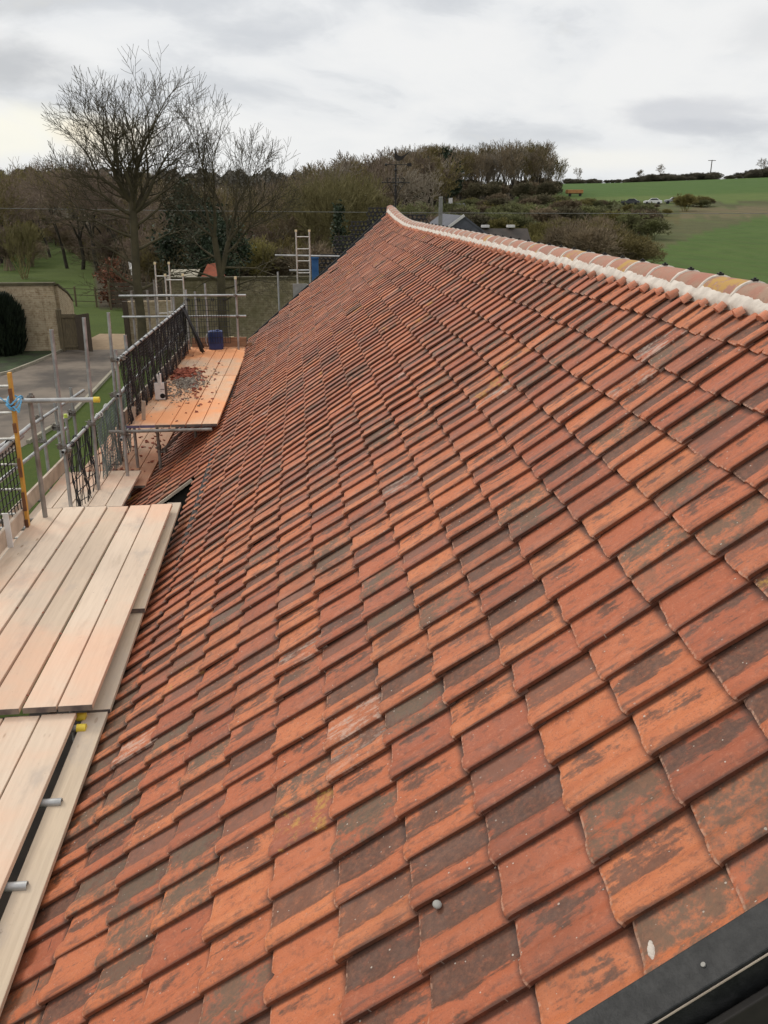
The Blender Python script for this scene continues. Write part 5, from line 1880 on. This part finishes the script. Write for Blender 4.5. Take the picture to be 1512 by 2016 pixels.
MB().beam((apx - hw - .3, 58.36, apz - 2.04), (apx, 58.36, apz + .01), .08, .16).build('barge_board', M['render'], fb)
mb = MB()
mb.prism([(12.0, 60.6, 3.2), (12.0, 62.5, 4.95), (12.0, 64.4, 3.2)], (0.001, 0, 0))
mb = MB()
mb.prism([(13.9, 59.0, 3.3), (13.9, 61.3, 4.85), (13.9, 63.6, 3.3)], (4.4, 0, 0))
mb.build('wing_roof', M['slate_b'], fb)
MB().box((13.9, 61.3, 1.7), (4.0, 4.0, 3.4)).build('wing_wall', M['oak_d'], fb)
for x in (13.1, 14.9):
    MB().box((x, 61.3, 5.0), (.5, .5, .16)).build('roof_vent', M['render'], fb)


def house(label, x, y, wdt, dep, ze, zr, chim):
    z0 = float(ground_z(x, y))
    t = thing('house', label, 'house', (x, y, z0))
    MB().box((x, y, z0 + ze / 2), (wdt, dep, ze)).build('wall', M['render'], t)
    MB().prism([(x - wdt / 2 - .3, y - dep / 2 - .4, z0 + ze - .05), (x - wdt / 2 - .3, y, z0 + zr), (x - wdt / 2 - .3, y + dep / 2 + .4, z0 + ze - .05)], (0.001, 0, 0))
    rf = MB().prism([(x, y - dep / 2 - .4, z0 + ze), (x, y, z0 + zr), (x, y + dep / 2 + .4, z0 + ze)], (wdt + .6, 0, 0)).build('roof', M['slate'], t)
    for cx2 in chim:
        c = MB().box((x + cx2, y, z0 + zr + .25), (.7, .6, 1.3)).build('chimney', M['render'], rf)
    for k in range(3):
        wx = x - wdt / 2 + wdt * (k + .5) / 3
        fr = MB().box((wx, y - dep / 2 - .03, z0 + ze * .62), (1.1, .06, 1.2)).build('window', M['white'], t)
        MB().box((wx, y - dep / 2 - .075, z0 + ze * .62), (.9, .03, 1.0)).build('pane', M['glass'], fr)
    return t


hx, hy, _ = pol(.75, 118)
house('white rendered house glimpsed through the wood left of the far gable', hx, hy, 3.0, 5, 5.0, 6.6, (-1.1, -.2))
hx, hy, _ = pol(10.15, 172)
house('white rendered house among bushes behind the concrete pole', hx, hy, 2.8, 4, 2.5, 3.3, (-1.0,))
up = thing('utility_pole', 'grey pole standing just behind the ridge left of the slate building', 'pole', (9.62, 59.3, 0))
MB().tube((9.62, 59.3, 0), (9.62, 59.3, 6.86), .17, 12, r2=.13).build('shaft', M['steel'], up)
MB().tube((9.62, 59.3, 6.86), (9.62, 59.3, 6.92), .15, 12, r2=.10).build('cap', M['steel'], up)
up = thing('power_line_pole', 'wooden pole with a crossarm on the skyline above the upper field', 'pole', pol(25.25, 452))
x0, y0, z0 = pol(25.25, 452)
MB().tube((x0, y0, z0), (x0, y0, z0 + 8.8), .28, 8, r2=.2).build('shaft', M['oak_d'], up)
MB().box((x0, y0, z0 + 8.5), (3.6, .25, .25)).build('crossarm', M['oak_d'], up)
pts = []
for t_ in np.linspace(0, 1, 31):
    x = -40 + 115 * t_
    pts.append((x, 61 - .10 * (x + 10), 6.55 - .9 * (1 - (2 * t_ - 1) ** 2) * .55 - .35 * t_))
o = MB().path(pts, .018, 5).build('overhead_wire', M['steel'], None, origin=(0, 60, 6))
tag(o, 'thin overhead wire strung across the view above the ridge', 'wire')


def car(label, az, d, rz, paint, dark_top=False):
    x, y, z = pol(az, d)
    t = thing('car', label, 'car', (x, y, z), 'cars parked by the upper field')
    def W(px_, py_, pz_):
        return Vector((x, y, z)) + Matrix.Rotation(rz, 3, 'Z') @ Vector((px_, py_, pz_))
    body = [(-2.1, .35), (-2.12, .78), (-1.5, .92), (-.9, 1.0), (-.35, 1.42), (.9, 1.45), (1.55, 1.02), (2.05, .95), (2.12, .6), (2.08, .33)]
    off = W(0, 1.65, 0) - W(0, 0, 0)
    MB().prism([W(a, 0, b) for a, b in body], off).build('body', paint, t, bevel=.06)
    gl = [(-.75, 1.02), (-.3, 1.36), (.85, 1.38), (1.32, 1.04)]
    MB().prism([W(a, 0, b) for a, b in gl], off * 1.012).build('window', M['glass'], t)
    for a in (-1.3, 1.3):
        for s in (-.78, .78):
            w_ = MB().tube(W(a, s - .1, .33), W(a, s + .1, .33), .33, 14).build('wheel', M['tyre'], t)
    return t


M['car_w'] = mk('white_car_paint', (.72, .72, .70), (.66, .66, .64), 2, .3, spec=.5)
M['car_d'] = mk('dark_car_paint', (.035, .038, .045), (.05, .05, .055), 2, .3, spec=.5)
M['car_s'] = mk('silver_car_paint', (.33, .33, .34), (.28, .28, .29), 2, .3, .3, spec=.5)
car('white car parked between bushes below the upper field', 22.15, 222, R(-20), M['car_w'])
car('dark car with a pale roof parked right of the white car', 23.35, 224, R(-16), M['car_s'])
car('dark car half hidden by bushes left of the white car', 20.85, 222, R(-25), M['car_d'])
x0, y0, z0 = pol(17.45, 268)
tr = thing('trailer', 'orange brown farm trailer parked at the corner of the hilltop wood', 'trailer', (x0, y0, z0))
M['orange'] = mk('faded_orange_paint', (.42, .20, .075), (.34, .16, .06), 1, .7)
MB().box((x0, y0, z0 + 1.35), (4.6, 2.2, .95)).build('body', M['orange'], tr, bevel=.04)
MB().box((x0, y0, z0 + .80), (4.4, 1.6, .14)).build('chassis', M['ladder_b'], tr)
for a in (-1.5, 1.5):
    MB().tube((x0 + a, y0 - 1.0, z0 + .42), (x0 + a, y0 - .75, z0 + .42), .42, 12).build('wheel', M['tyre'], tr)
